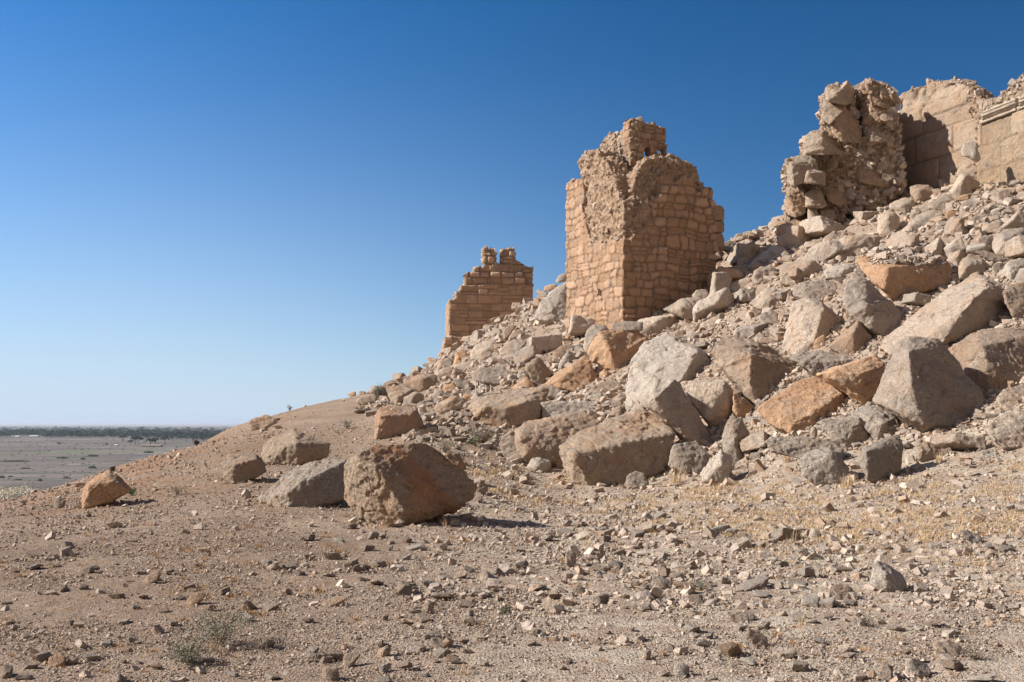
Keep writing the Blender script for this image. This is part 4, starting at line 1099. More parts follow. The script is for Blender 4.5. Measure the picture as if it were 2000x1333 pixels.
wblock('750 250 .2,760 190 .4,820 135 .9,880 145 .9,915 200 .7,945 230 .6,940 330 .4,860 320 .1,780 300 .0|830 200 .2,850 138 .6,900 170 .5,930 260 .3,850 260 .0', 1.3, 38.3, CB, 216, 1.8)
wblock('760 350 .2,770 280 .3,860 290 .4,940 320 .6,940 420 .4,840 420 .0,770 370 .1', 1.2, 38.3, CB, 217, 2.0)
wblock('740 530 .4,745 400 .6,830 390 .6,960 430 .7,975 540 .5,860 560 .1,770 555 .0', 1.4, 38.3, CG, 218, 1.3)
wblock('835 400 .2,845 360 .4,900 350 .6,935 380 .5,930 415 .2,870 415 .0', .9, 38.0, CG, 219)
wblock('660 800 .4,700 600 .6,800 570 .7,960 600 .7,1000 690 .6,1010 830 .4,850 860 .1,700 830 .0', 1.6, 38.5, CB, 220, 2.0)
wblock('230 1290 .4,150 1200 .5,125 1140 .6,250 1080 .7,330 1090 .6,330 1200 .3', 1.3, 36.8, CB, 221, 1.4)
wblock('440 1130 .3,370 1085 .3,380 1078 .7,470 1100 .7,470 1130 .3', .8, 36.6, CB, 222)
# recessed panel: a plane running toward the viewer to the right
def plane_pt(px, py, A, B):
    """vertical plane through plan points A, B"""
    ray = np.array([(px - 1000) / F, 1.0, (HOR - py) / F])
    d = np.array([B[0] - A[0], B[1] - A[1]]); n = np.array([-d[1], d[0]])
    t = (A[0] * n[0] + A[1] * n[1]) / (ray[0] * n[0] + ray[1] * n[1])
    q = ray * t; q[2] += CAMZ
    return q
A0 = ((1758 - 1000) / F * 41.2, 41.2); B0 = ((2000 - 1000) / F * 35.6, 35.6)
dirp = np.array([B0[0] - A0[0], B0[1] - A0[1], 0]); dirp /= np.linalg.norm(dirp)
inn = np.array([-dirp[1], dirp[0], 0])      # away from the viewer
if inn[1] < 0: inn = -inn
angp = math.atan2(dirp[1], dirp[0])
def panel(bm, poly, thick, ins=0.0):
    a = (A0[0] + inn[0] * ins, A0[1] + inn[1] * ins); b = (B0[0] + inn[0] * ins, B0[1] + inn[1] * ins)
    pts = [plane_pt(*px_of('R2', u, v), a, b) - rb for u, v in pl(poly)]
    prism_into(bm, pts, inn * thick)
bm = bmesh.new()
panel(bm, '940 900,950 235,985 212,1075 182,1130 148,1200 140,1255 145,1330 118,1370 122,1410 160,1455 195,1475 240,1500 300,1520 330,1525 700,1400 900', 1.0)
def pan_fin(me, co, no):
    p = co
    s = (p[:, 0] * dirp[0] + p[:, 1] * dirp[1])
    z = p[:, 2]
    wob = .05 * fbm(np.stack([s, z, s * 0], 1) * 1.5, 2, 91)
    e, idh = masonry(s + wob, z + wob + 100.35, 2.6, 1.25, .6, 92, 0.0)
    fr_ = np.abs(no[:, 0] * inn[0] + no[:, 1] * inn[1])
    upper = sstep(z, 4.3, 5.2)
    m = sstep(e, 0, .07)
    d = .05 * m * (1 - upper) * sstep(fr_, .4, .8) + .05 * (idh - .5) * m
    d = d + (.10 + .22 * upper) * fbm(p * .9, 4, 93) + (.02 + .07 * upper) * chips(p * 2.2, 94)
    tt = (.94 + .12 * (idh - .5)) * (1 - .4 * (1 - sstep(e, 0, .06)) * (1 - upper))
    tint_attr(me, np.stack([tt] * 3, 1))
    put(me, p + no * d[:, None], M_WALL)
    o = link('recessed_panel', me, rw); o.color = (.335, .255, .19, .3)
queue('recessed_panel', bm, .045, pan_fin, 2)
bm = bmesh.new()
panel(bm, '1480 900,1490 400,1440 330,1430 230,1470 180,1500 215,1520 255,1560 270,1600 262,1640 250,1640 330,1560 400,1550 900', .9, -.18)
queue('rough_jamb', bm, .045, wall_finish('rough_jamb', rw, rb, angp, .5, .3, .9, 95, CB, depth=.05, rub=.09, plaster=lambda p, ur, ul, right: np.ones(len(p))), 1)
bm = bmesh.new()
panel(bm, '1512 900,1515 432,1640 395,1840 318,1990 260,1990 900', .9, -.5)
queue('side_wall', bm, .045, wall_finish('side_wall', rw, rb, angp, 1.5, .9, .6, 97, (.35, .27, .195, .3), ashlar=True, depth=.04, jw=.06, rub=.06, plaster=lambda p, ur, ul, right: .3 + .5 * fbm(p, 2, 4)), 1)
bm = bmesh.new()
panel(bm, '1540 400,1560 300,1620 262,1660 235,1665 205,1740 180,1750 130,1800 100,1860 80,1990 60,1990 300,1840 330', .9, -.42)
queue('broken_top', bm, .045, wall_finish('broken_top', rw, rb, angp, 1.1, .6, .9, 98, CG, depth=.05, rub=.09, plaster=lambda p, ur, ul, right: np.ones(len(p))), 1)
# moulded cornice: three stepped fillets
for k, (sp, ep) in enumerate((((1516, 1766), None), ((1772, 1990), None))):
    bm = bmesh.new()
    u0, u1 = sp
    def cy(u): return 392 - (u - 1515) * .375
    for dv0, dv1, ins in ((40, 12, -.62), (8, -6, -.70), (-10, -34, -.78), (-34, -48, -.84)):
        sh = 14 if dv1 < -5 else 0
        panel(bm, f'{u0 + sh} {cy(u0) + dv0},{u0 + sh} {cy(u0) + dv1},{u1} {cy(u1) + dv1},{u1} {cy(u1) + dv0}', .5, ins)
    def fin(me, co, no, k=k):
        put(me, co + no * (.012 * fbm(co * 4, 3, 300 + k))[:, None], M_ROCK)
        o = link('cornice', me, rw); o.color = (.42, .355, .285, .05)
    queue('cornice', bm, .03, fin, 1)

stud('rubble_core', tw, 3800, .06, .30, 1)
stud('broken_turret_flank', tw, 260, .08, .26, 2)
stud('stair_turret', tw, 160, .10, .26, 3, .6)
stud('masonry_shell', tw, 260, .08, .22, 4, .6)
stud('broken_crown', t1, 300, .12, .34, 5, .3)
stud('ashlar_wall', t1, 120, .12, .3, 6, .7)
stud('rubble_core', rw, 3000, .12, .42, 7)
stud('rough_jamb', rw, 400, .09, .40, 8)
stud('broken_top', rw, 500, .09, .35, 9)
stud('recessed_panel', rw, 160, .08, .3, 10, .6)

flush()

# ------------------------------------------------------------------ library of loose rocks
def lib_points(rr, kind):
    """angular broken stone: a skewed box with knocked-off corners, or a wedge"""
    pts = []
    sy, sz = rr.uniform(.5, .95), rr.uniform(.3, .75)
    if kind % 4 == 3:
        sz = rr.uniform(.2, .35)
    j = .42 if kind % 2 else .3
    for a in (-1, 1):
        for b in (-1, 1):
            for c in (-1, 1):
                q = [a * (1 + rr.uniform(-j, j * .4)), b * (1 + rr.uniform(-j, j * .4)), c * (1 + rr.uniform(-j, j * .4))]
                if rr.random() < .28:      # knocked-off corner: two points instead of one
                    k = rr.randrange(3)
                    q2 = list(q); q2[k] *= .35; q3 = list(q); q3[(k + 1) % 3] *= .4
                    pts += [q2, q3]
                else: pts.append(q)
    sk = rr.uniform(-.3, .3)
    return [((p[0] + sk * p[2]) * .5, (p[1] + sk * .5 * p[0]) * .5 * sy, p[2] * .5 * sz) for p in pts]

LIB = []          # detailed unit rocks
SMALL = []        # coarse unit rocks (verts, faces)
rr = random.Random(77)
for k in range(14):
    bm = bmesh.new()
    hull_into(bm, lib_points(rr, k))
    def fin(me, co, no, k=k):
        put(me, rock_disp(co, no, 1.0, 900 + k, .8, .033), M_ROCK)
        LIB.append(me)
    queue('loose_rock', bm, .034, fin, 0)
flush()
for k in range(16):
    bm = bmesh.new()
    hull_into(bm, lib_points(rr, k))
    bm.verts.ensure_lookup_table(); bm.verts.index_update()
    v = np.array([x.co[:] for x in bm.verts]); f = np.array([[x.index for x in q.verts] for q in bm.faces])
    SMALL.append((v, f)); bm.free()

def rand_rot(n, rng, flat=True):
    """n random rotation matrices; mostly lying on their broad side"""
    az = rng.uniform(0, 2 * np.pi, n)
    t1 = rng.normal(0, .45 if flat else 1.5, n); t2 = rng.normal(0, .45 if flat else 1.5, n)
    def rz(a): c, s = np.cos(a), np.sin(a); o = a * 0; i = o + 1; return np.stack([np.stack([c, -s, o], -1), np.stack([s, c, o], -1), np.stack([o, o, i], -1)], -2)
    def rx(a): c, s = np.cos(a), np.sin(a); o = a * 0; i = o + 1; return np.stack([np.stack([i, o, o], -1), np.stack([o, c, -s], -1), np.stack([o, s, c], -1)], -2)
    def ry(a): c, s = np.cos(a), np.sin(a); o = a * 0; i = o + 1; return np.stack([np.stack([c, o, s], -1), np.stack([o, i, o], -1), np.stack([-s, o, c], -1)], -2)
    return rz(az) @ rx(t1) @ ry(t2)

PAL = np.array([(.315, .265, .225), (.35, .29, .24), (.39, .33, .275), (.28, .225, .18), (.315, .235, .175), (.25, .215, .185), (.42, .365, .31)])
def stones_mesh(name, xyz, size, rng, pal_w, mat, sink=.25, flat=True):
    n = len(size)
    kind = rng.integers(0, len(SMALL), n)
    R_ = rand_rot(n, rng, flat)
    cols = PAL[rng.choice(len(PAL), n, p=np.array(pal_w) / sum(pal_w))] * rng.uniform(.85, 1.15, (n, 1))
    V, Fc, C = [], [], []
    base = 0
    for k, (v, f) in enumerate(SMALL):
        idx = np.nonzero(kind == k)[0]
        if len(idx) == 0: continue
        m = len(v)
        w = np.einsum('nij,vj->nvi', R_[idx], v) * size[idx][:, None, None]
        low = w[:, :, 2].min(1)
        w = w + xyz[idx][:, None, :]
        w[:, :, 2] -= (low * (1 - sink * 2) )[:, None] * 1.0
        w[:, :, 2] -= (size[idx] * .0)[:, None]
        V.append(w.reshape(-1, 3))
        Fc.append((f[None] + (np.arange(len(idx)) * m)[:, None, None] + base).reshape(-1, 3))
        C.append(np.repeat(cols[idx], m, 0))
        base += len(idx) * m
    V = np.concatenate(V); Fc = np.concatenate(Fc); C = np.concatenate(C)
    me = mesh_np(name, V, Fc, mat)
    tint_attr(me, C)
    return me

def gravel_material():
    m, t, b = new_mat('gravel_stone')
    N = NB(t)
    tc = N.n('ShaderNodeTexCoord').outputs['Object']
    at = N.n('ShaderNodeAttribute', attribute_name='tint')
    n4 = N.noise(tc, 30, 4, .7)
    col = N.mix(1.0, at.outputs['Color'], N.gray(N.g(n4, .3, .7, .74, 1.22)), 'MULTIPLY')
    col = N.mix(1.0, col, (1.27, 1.20, 1.12), 'MULTIPLY')
    N.l(col, b.inputs['Base Color'])
    h = N.math('ADD', n4, N.noise(tc, 9, 4, .7))
    N.l(N.bump(h, .7, .03), b.inputs['Normal'])
    return m
M_GRAVEL = gravel_material()

def in_poly(x, y, poly):
    c = np.zeros(len(x), bool)
    n = len(poly)
    j = n - 1
    for i in range(n):
        xi, yi = poly[i]; xj, yj = poly[j]
        with np.errstate(divide='ignore', invalid='ignore'):
            t = ((yi > y) != (yj > y)) & (x < (xj - xi) * (y - yi) / (yj - yi + 1e-12) + xi)
        c ^= t
        j = i
    return c

SLOPE = [(690, 800), (760, 745), (860, 690), (980, 610), (1100, 540), (1215, 560), (1400, 455), (1540, 420), (1900, 290), (2150, 200), (2150, 800),
         (1900, 860), (1750, 880), (1560, 880), (1400, 900), (1150, 910), (960, 870), (870, 850), (790, 860), (740, 820)]
def surf(px, d):
    z = terrain_pd(px, d)
    return np.stack([(px - 1000) / F * d, d, z], 1), HOR - (z - CAMZ) * F / d

# ------------------------------------------------------------------ labels for the unnamed loose rocks
LANDMARKS = [("largest reddish boulder", 800, 960), ("long grey boulder on the left", 600, 950), ("lone orange-brown wedge boulder", 205, 960),
 ("large tilted block", 1190, 900), ("pale pointed rock", 1400, 915), ("cream rounded block with cracks", 1610, 920), ("dark grey upright slab", 1720, 900),
 ("peaked whitish foreground stone", 1735, 1125), ("big grey-green shrub in the foreground", 420, 1240), ("rubble-stone tower", 1230, 640), ("ashlar tower", 940, 690),
 ("short pillar-like cream block", 1735, 440), ("big orange cut slab", 1765, 520), ("bright orange tilted block", 1580, 800), ("massive grey boulder", 1800, 780),
 ("very long cream boulder", 1850, 600), ("biggest whitish boulder", 1290, 710), ("pale pyramid-shaped boulder", 1590, 640), ("ruined wall", 1640, 420),
 ("large tilted cream block", 1875, 370), ("big round grey boulder", 1970, 475), ("metal frame", 932, 760), ("big dark brown boulder", 780, 830),
 ("huge tan boulder", 1000, 790), ("bright leaning slab", 1085, 590), ("diamond-shaped brown block", 1050, 730), ("cream square-topped foreground stone", 645, 1318),
 ("white-grey round foreground stone", 1330, 1310), ("long flat foreground stone", 655, 1175), ("tan foreground stone casting a shadow", 298, 1130),
 ("half-buried pale foreground slab", 1855, 1280), ("upright grey foreground stone", 1115, 1100)]
ORD = ['', 'second ', 'third ', 'fourth ', 'fifth ', 'sixth ', 'seventh ', 'eighth ', 'ninth ', 'tenth ', 'eleventh ', 'twelfth ']
AUTO = []
def auto_label(o, px, py, tone, noun):
    best = min(LANDMARKS, key=lambda l: (l[1] - px) ** 2 + ((l[2] - py) * 1.6) ** 2)
    dx, dy = px - best[1], py - best[2]
    if abs(dx) > abs(dy) * 1.2: rel = 'left of' if dx < 0 else 'right of'
    else: rel = 'upslope from' if dy < 0 else 'in front of'
    AUTO.append((o, tone, noun, rel, best[0], math.hypot(dx, dy)))
def flush_labels():
    groups = {}
    for a in AUTO: groups.setdefault(a[1:5], []).append(a)
    for (tone, noun, rel, lm), L in groups.items():
        L.sort(key=lambda a: a[5])
        for i, a in enumerate(L):
            o_ = ORD[i] if i < len(ORD) else f'number {i + 1} '
            a[0]['label'] = f'{o_}nearest {tone} {noun} {rel} the {lm}'

TONES = [('grey', (.34, .29, .245, .15)), ('cream', (.375, .31, .25, .3)), ('pale', (.41, .36, .305, .1)), ('brown', (.33, .262, .208, .35)), ('orange-tan', (.35, .255, .18, .6))]
def loose(px, py, wpx, hpx, tone_i, rr, label=None, D=None, noun='stone', sink=.12):
    """a copy of a library rock, wpx x hpx photo pixels, its foot at the photo position on the ground"""
    d = D or hit(px, py)
    me = LIB[rr.randrange(len(LIB))]
    sx = wpx / F * d; sz = hpx / F * d
    x = (px - 1000) / F * d
    z = float(terrain_pd(px, d))
    o = bpy.data.objects.new(noun, me); COL.objects.link(o)
    o.rotation_euler = (rr.gauss(0, .2), rr.gauss(0, .2), rr.uniform(0, 6.28))
    e = Matrix.Rotation(o.rotation_euler.z, 3, 'Z')
    o.scale = (sx * 1.08, sx * rr.uniform(.8, 1.1), sz * 1.5)
    o.location = (x, d + sx * .25, z + sz * (.5 - sink))
    tn, tc = TONES[tone_i]
    v = rr.uniform(.9, 1.1)
    o.color = (tc[0] * v, tc[1] * v, tc[2] * v, tc[3])
    nm = {'rock': 'boulder', 'stone': 'stone'}[noun]
    o.name = nm
    tag(o, label, nm, GROUPS[nm])
    if label is None: auto_label(o, px, py, tn, noun)
    return o

# traced foreground stones that need their own outline
R('J', 'w', .8, '790 560 .4,820 420 .5,850 375 .6,930 410 .7,1050 490 .75,1095 580 .6,1040 632 .2,920 625 .0,830 590 .1,930 500 .1', 'peaked whitish stone with dark lichen patches on the right foreground', name='stone', rough=1.4)
R('J', 'w', .8, '1065 1240 .4,1090 1160 .6,1150 1135 .8,1250 1190 .8,1295 1260 .5,1200 1300 .05,1090 1290 .05', 'rounded grey knobbly stone near the bottom edge at the right', name='stone', rough=1.4)
R('J', 'c', .8, '458 620 .4,480 580 .6,560 555 .8,660 590 .8,705 650 .6,600 692 .05,520 680 .0,470 650 .1', 'cream knobbly stone left of the peaked whitish stone', name='stone', rough=1.4)
R('J', 'w', .6, '1500 150 .5,1530 135 .9,1640 170 1,1680 200 .8,1670 240 .3,1620 252 .0,1520 190 .1', 'pale flat tilted stone right of the peaked whitish stone, farther back', name='stone')
R('J', 'c', 1.2, '1285 1060 .3,1300 1010 .7,1400 995 1,1500 1040 1,1545 1110 .6,1480 1150 .05,1380 1110 .0', 'half-buried pale slab in the foreground at the lower right', name='stone')
R('I', 'w', .9, '1250 1240 .4,1260 1190 .6,1320 1168 .8,1385 1200 .7,1392 1270 .5,1330 1312 .0,1270 1290 .1', 'white-grey round stone near the bottom edge right of centre', name='stone', rough=1.3)
R('I', 'c', .8, '998 1150 .4,1005 1100 .5,1060 1075 .8,1090 1090 .7,1080 1150 .3,1040 1172 .0,1050 1100 .2', 'cream angular stone with a long shadow, lower centre of the gravel', name='stone')
R('I', 'c', .8, '1815 960 .4,1840 910 .6,1900 920 .8,1990 975 .8,2002 1040 .5,1930 1070 .0,1870 1030 .05', 'cream pear-shaped stone between the two mottled grey stones, lower right of centre', name='stone')
R('I', 'g', .8, '1680 800 .4,1720 780 .7,1850 770 .9,1912 820 .7,1880 860 .2,1760 872 .0,1700 845 .1', 'mottled grey-white flat stone behind the cream pear-shaped stone', name='stone', rough=1.5)
R('I', 'g', .8, '410 400 .4,420 310 .5,450 290 .8,510 340 .7,500 400 .5,440 445 .0,425 400 .1', 'upright grey rounded stone among the dense gravel below the large tilted block', name='stone', rough=1.3)
R('I', 't', .9, '462 630 .4,470 580 .6,520 555 .8,575 610 .7,570 650 .3,500 658 .0', 'tan rounded stone in front of the upright grey rounded stone', name='stone', rough=.6)
R('I', 'c', .8, '835 470 .4,850 435 .6,900 422 .8,945 460 .7,940 495 .3,860 505 .0', 'cream squarish flat-topped stone right of the upright grey rounded stone', name='stone', rough=.6)
R('I', 'g', .9, '1085 570 .4,1095 510 .6,1150 495 .8,1255 545 .7,1250 605 .3,1170 600 .0', 'brownish grey rough stone at the centre of the right-hand gravel', name='stone', rough=1.4)
R('H', 'c', .8, '1292 770 .4,1310 720 .5,1350 682 .7,1395 710 .7,1395 780 .4,1340 792 .0,1350 720 .2', 'cream pointed stone beside a rusty tuft, lower centre', name='stone', rough=.6)
R('H', 'c', .9, '940 1130 .3,955 1070 .5,1030 1035 .8,1062 1060 .7,1050 1110 .4,985 1148 .0,1000 1080 .1', 'cream oval stone with a dark shadow at its right, lower left of centre', name='stone', rough=.7)
R('H', 'b', .5, '498 745 .3,530 690 .6,640 660 .9,735 645 1,740 670 .6,700 690 .4,560 745 .0', 'long flat brown stone propped on edge, lower left of centre', name='stone', rough=.6)
R('H', 'c', .8, '512 1300 .5,512 1210 .6,640 1208 .8,655 1300 .6,600 1325 .0,530 1320 .1,540 1215 .2,645 1215 .4', 'cream square-topped stone at the bottom edge left of centre', name='stone', rough=.6)
R('H', 'g', .9, '1357 1050 .3,1365 980 .5,1420 970 .8,1480 1000 .7,1490 1050 .4,1420 1070 .0', 'squarish grey-cream stone in a cluster near the bottom centre', name='stone')
R('H', 'b', .8, '670 1160 .4,690 1100 .7,800 1090 .9,822 1120 .7,760 1190 .3,720 1226 .0,685 1200 .1', 'brown wedge stone left of the cream oval stone', name='stone')
R('G', 'o', .9, '368 1190 .4,380 1130 .6,440 1110 .8,520 1120 .8,526 1180 .5,430 1228 .0,380 1210 .1', 'rounded brown stone with an orange underside at the bottom left', name='stone', rough=.6)
R('G', 't', .7, '1110 560 .3,1140 500 .5,1230 460 .8,1272 480 .7,1240 530 .3,1150 570 .0', 'tan stone casting a dark shadow in the middle of the left gravel', name='stone', rough=.6)
R('G', 'b', .6, '1450 730 .3,1480 660 .6,1560 610 .9,1612 640 .8,1590 690 .4,1500 740 .0', 'flat pinkish-grey stone lying aslant right of the tan shadowed stone', name='stone', rough=1.2)
flush()

KST = """J 250 860 190 60 g;J 345 745 140 85 w;J 470 758 130 80 w;J 650 735 100 65 w;J 1700 1345 200 80 w;J 250 1250 130 95 c;J 185 1150 110 90 c;J 935 1320 150 110 c;J 1450 1240 150 95 b;J 1185 935 75 50 w;J 365 380 220 70 g;J 150 230 200 125 c;J 700 500 130 55 w;J 470 850 90 70 g;J 1225 718 100 60 g;J 1070 1120 80 60 k;J 310 520 110 90 g;J 430 310 110 50 g;J 1310 300 110 70 w;J 820 190 130 70 g;J 1570 720 60 50 w;J 1840 780 90 45 g;J 1740 310 110 90 g;J 1850 320 130 80 g;J 1040 240 70 45 c;J 50 250 50 60 w;J 120 440 100 75 c;J 600 470 120 50 b;J 240 590 150 60 c;J 1450 750 60 50 k;J 640 1150 110 55 g;J 1300 900 130 60 c;J 1010 940 120 60 c;J 345 885 80 60 w
I 200 615 110 65 w;I 730 245 70 85 b;I 1620 180 150 95 w;I 1720 180 90 60 w;I 1715 1130 150 100 t;I 180 970 90 80 c;I 1045 630 85 75 b;I 810 455 115 90 g;I 640 385 90 50 c;I 600 440 90 50 w;I 700 480 130 70 c;I 680 520 110 60 g;I 1190 520 110 80 b;I 1290 530 90 70 b;I 1340 600 140 60 t;I 1900 620 230 90 g;I 1950 680 180 70 g;I 1440 720 110 50 k;I 1790 930 100 55 g;I 1960 910 100 70 c;I 70 450 120 80 g;I 90 320 100 60 c;I 280 240 120 75 g;I 430 190 160 60 g;I 540 120 90 50 c;I 700 150 90 40 w;I 1000 280 80 50 g;I 1060 300 40 60 c;I 1110 280 60 45 b;I 980 210 120 75 g;I 1280 260 110 55 c;I 1235 180 90 60 t;I 1370 290 90 45 t;I 1245 110 110 60 w;I 1150 60 110 50 w;I 840 345 90 65 c;I 330 690 130 55 t;I 700 730 120 90 k;I 710 660 110 50 w;I 400 635 80 40 c;I 960 765 65 45 k;I 1045 775 90 60 g;I 1230 720 80 45 c;I 1180 480 60 100 c;I 945 950 50 50 k;I 565 1080 85 50 b;I 1240 1100 70 50 g;I 750 970 60 45 b;I 150 1055 90 55 k;I 445 1190 60 55 g;I 400 1250 70 50 b;I 1190 1290 90 40 c;I 1550 1330 80 50 w;I 1540 990 110 50 g;I 1500 1060 110 60 g;I 1400 950 110 60 g;I 1860 1200 130 60 w;I 1370 460 90 50 g
H 1450 1145 100 80 g;H 1375 1005 130 80 g;H 100 1070 100 80 c;H 455 1185 115 80 c;H 430 1140 150 95 g;H 635 1170 110 110 b;H 545 1190 80 55 b;H 1155 655 150 90 b;H 1200 600 90 60 g;H 1545 1195 110 80 b;H 1640 1120 100 65 b;H 1290 1090 80 60 c;H 400 230 150 70 c;H 600 380 120 65 b;H 330 510 80 70 g;H 1855 500 140 60 c;H 1240 800 90 50 g;H 1260 700 90 70 g;H 1370 650 90 55 w;H 1450 690 160 60 g;H 1340 590 80 60 g;H 970 1060 90 70 b;H 1300 865 130 60 k;H 1180 890 100 40 k;H 240 645 65 65 b;H 390 375 60 50 b;H 190 450 70 50 g;H 80 410 90 40 w;H 280 445 90 45 g;H 940 585 110 50 b;H 840 560 90 50 g;H 950 430 100 60 b;H 870 465 70 55 b;H 740 430 90 60 b;H 800 475 110 50 b;H 1170 385 90 40 c;H 1260 305 120 45 w;H 1180 250 80 60 b;H 1050 310 60 60 g;H 870 315 90 60 b;H 910 220 80 75 w;H 970 210 70 50 w;H 650 250 100 45 w;H 730 140 100 60 b;H 400 870 80 55 b;H 110 780 110 45 c;H 560 520 100 40 g;H 1005 860 50 50 k;H 1170 1245 100 90 k;H 1000 1260 100 65 w;H 1390 1190 80 40 k;H 1320 1300 80 50 g;H 1780 1215 80 50 g;H 1870 580 100 55 g;H 1670 720 90 60 b;H 1880 640 80 45 b;H 1760 670 140 60 w;H 1480 540 90 50 g;H 1660 480 90 50 b;H 110 1320 150 50 g;H 1000 1345 110 60 w;H 1080 130 110 50 c;H 1620 1030 90 45 b
G 490 635 85 70 b;G 640 620 80 60 b;G 700 485 95 55 b;G 760 490 70 35 w;G 1100 490 60 40 g;G 1310 490 90 55 g;G 1460 180 55 50 b;G 270 1160 130 75 t;G 330 1165 110 65 g;G 1940 775 110 75 t;G 1900 725 80 50 g;G 180 1335 130 70 c;G 1060 780 65 60 g;G 1020 1030 100 75 g;G 1645 785 80 60 t;G 1920 860 100 70 w;G 920 1345 110 60 b;G 1480 610 100 50 k;G 1490 640 80 35 t;G 1400 700 80 50 c;G 900 690 130 60 k;G 1110 690 90 50 b;G 960 880 90 45 w;G 820 1055 90 50 w;G 1270 800 90 50 k;G 40 740 80 45 b;G 245 360 90 40 k;G 250 450 110 40 g;G 440 435 80 30 b;G 100 390 80 35 k;G 1080 1200 70 45 g;G 1220 1240 90 60 t;G 1810 1300 100 60 g;G 1520 430 60 30 b;G 1730 460 60 35 k;G 1050 235 60 25 b;G 1820 245 40 30 t;G 960 1190 60 40 c;G 230 1240 100 60 k;G 40 1310 110 80 b;G 1350 900 70 50 g;G 70 880 60 40 b;G 550 890 50 45 k;G 1620 1190 90 55 g;G 1740 650 90 55 b;G 980 1100 70 40 t;G 110 480 80 35 k"""
rk = random.Random(5)
TI = {'g': 0, 'c': 1, 'w': 2, 'b': 3, 'k': 3, 't': 4}
OCC = []       # occupied ellipses, photo pixels
nk = 0
for line in KST.split('\n'):
    for s_ in line.strip().split(';'):
        w_ = s_.split()
        if not w_: continue
        if not w_[0] in CROP: w_ = [line.strip()[0]] + w_
        cpx, cpy = px_of(w_[0], float(w_[1]), float(w_[2]))
        sw, sh = float(w_[3]) * .25, float(w_[4]) * .25
        loose(cpx, min(cpy, 1340), sw, sh, TI[w_[5]], rk)
        nk += 1

# ------------------------------------------------------------------ medium rocks filling the slope
occ = np.zeros((1400, 2300), bool)
for o in list(SC.objects):
    if o.type == 'MESH' and o.parent is None and o.get('category') in ('boulder', 'stone', 'stone block'):
        n = len(o.data.vertices)
        co = np.empty(n * 3, np.float32); o.data.vertices.foreach_get('co', co)
        co = co.reshape(-1, 3)[::5] * np.array(o.scale) + np.array(o.location)
        x = (co[:, 0] / co[:, 1] * F + 1000); y = HOR - (co[:, 2] - CAMZ) / co[:, 1] * F
        for a in range(-3, 4, 3):
            for b in range(-3, 4, 3):
                m = (x + a > 0) & (x + a < 2299) & (y + b > 0) & (y + b < 1399)
                occ[(y[m] + b).astype(int), (x[m] + a).astype(int)] = True
rf = random.Random(99)
placed = []
tries = 0
while len(placed) < 188 and tries < 90000:
    tries += 1
    x = rf.uniform(700, 2060); y = rf.uniform(310, 930)
    r = rf.choice((42, 36, 31, 27, 23)) if tries < 9000 else (rf.choice((24, 20, 17, 15)) if tries < 40000 else rf.choice((16, 14, 12)))
    if x < 980: r = min(r, 12)
    if (x < 1115 and y < 640) or (1390 < x < 1560 and y < 490) or (x > 1700 and y < 420): r = min(r, 12)
    if not in_poly(np.array([x]), np.array([y]), SLOPE)[0]: continue
    y0, y1, x0, x1 = int(y - r), int(y + r * .7), int(x - r), int(x + r)
    if x1 > 2299: continue
    if occ[y0:y1, x0:x1].mean() > ((.64 if y < 600 else .3) if tries < 2500 else (.5 if y < 600 else .32) if tries < 12000 else .36 if tries < 40000 else .28): continue
    occ[y0:y1, x0:x1] = True
    placed.append((x, y, r))
for x, y, r in placed:
    loose(x, y + r * .7, r * 2 * rf.uniform(.95, 1.25), r * 1.7 * rf.uniform(.8, 1.15), rf.choice((0, 0, 1, 1, 2, 3, 3, 4)), rf, noun='rock', sink=.2)

# ------------------------------------------------------------------ rubble and gravel
rng = np.random.default_rng(3)
def scatter_img(n, dmin, dmax, pxlo, pxhi):
    px = rng.uniform(pxlo, pxhi, n)
    d = 1 / rng.uniform(1 / dmax, 1 / dmin, n)
    return px, d
# rubble on the slope
px, d = [], []
px = rng.uniform(680, 2250, 420000); d = 1 / rng.uniform(1 / 60, 1 / 17, 420000)
q, y = surf(px, d)
gxm = .02
keep = in_poly(px, y, SLOPE)
# even density in the picture: weight by how steeply the surface faces the viewer
q2, y2 = surf(px, d * 1.01)
dy = np.maximum(y - y2, .0)
keep &= rng.uniform(0, 1, len(px)) < np.clip(dy / 6, .02, 1)
oi_ = occ[np.clip(y, 0, 1399).astype(int), np.clip(px, 0, 2299).astype(int)]
keep &= ~oi_ | (rng.uniform(0, 1, len(px)) < .06)
cpx, cpy, cr = [], [], []
for t_ in range(60000):
    x = rf.uniform(720, 2200); y_ = rf.uniform(300, 930); r = rf.choice((13, 11, 9, 8, 7, 6))
    if x < 980: r = min(r, 8)
    if occ[int(y_ - r):int(y_ + r * .6), int(x - r):int(x + r)].mean() > .15 or not in_poly(np.array([x]), np.array([y_]), SLOPE)[0]: continue
    occ[int(y_ - r * .8):int(y_ + r * .5), int(x - r * .8):int(x + r * .8)] = True
    cpx.append(x); cpy.append(y_ + r * .5); cr.append(r * 2.2)
cd_ = np.array([hit(a, b) for a, b in zip(cpx, cpy)])
cq, _ = surf(np.array(cpx), cd_)
me = stones_mesh('coarse_rubble', cq, np.array(cr) / F * cd_, rng, (4, 4, 3, 3, 2, 2, 1), M_GRAVEL, .22)
tag(link('coarse_rubble', me), 'broken angular blocks packed between the boulders of the slope', 'rubble', kind='stuff')
px, d, q = px[keep], d[keep], q[keep]
spx = np.minimum(3.6 * (1 - rng.uniform(0, .995, len(px))) ** (-1 / 2.0), 17)
size = spx / F * d
me = stones_mesh('rubble', q, size, rng, (4, 3.5, 1.6, 4, 3, 3, .5), M_GRAVEL, .3)
tag(link('rubble', me), 'loose broken rubble covering the slope between the boulders', 'rubble', kind='stuff')
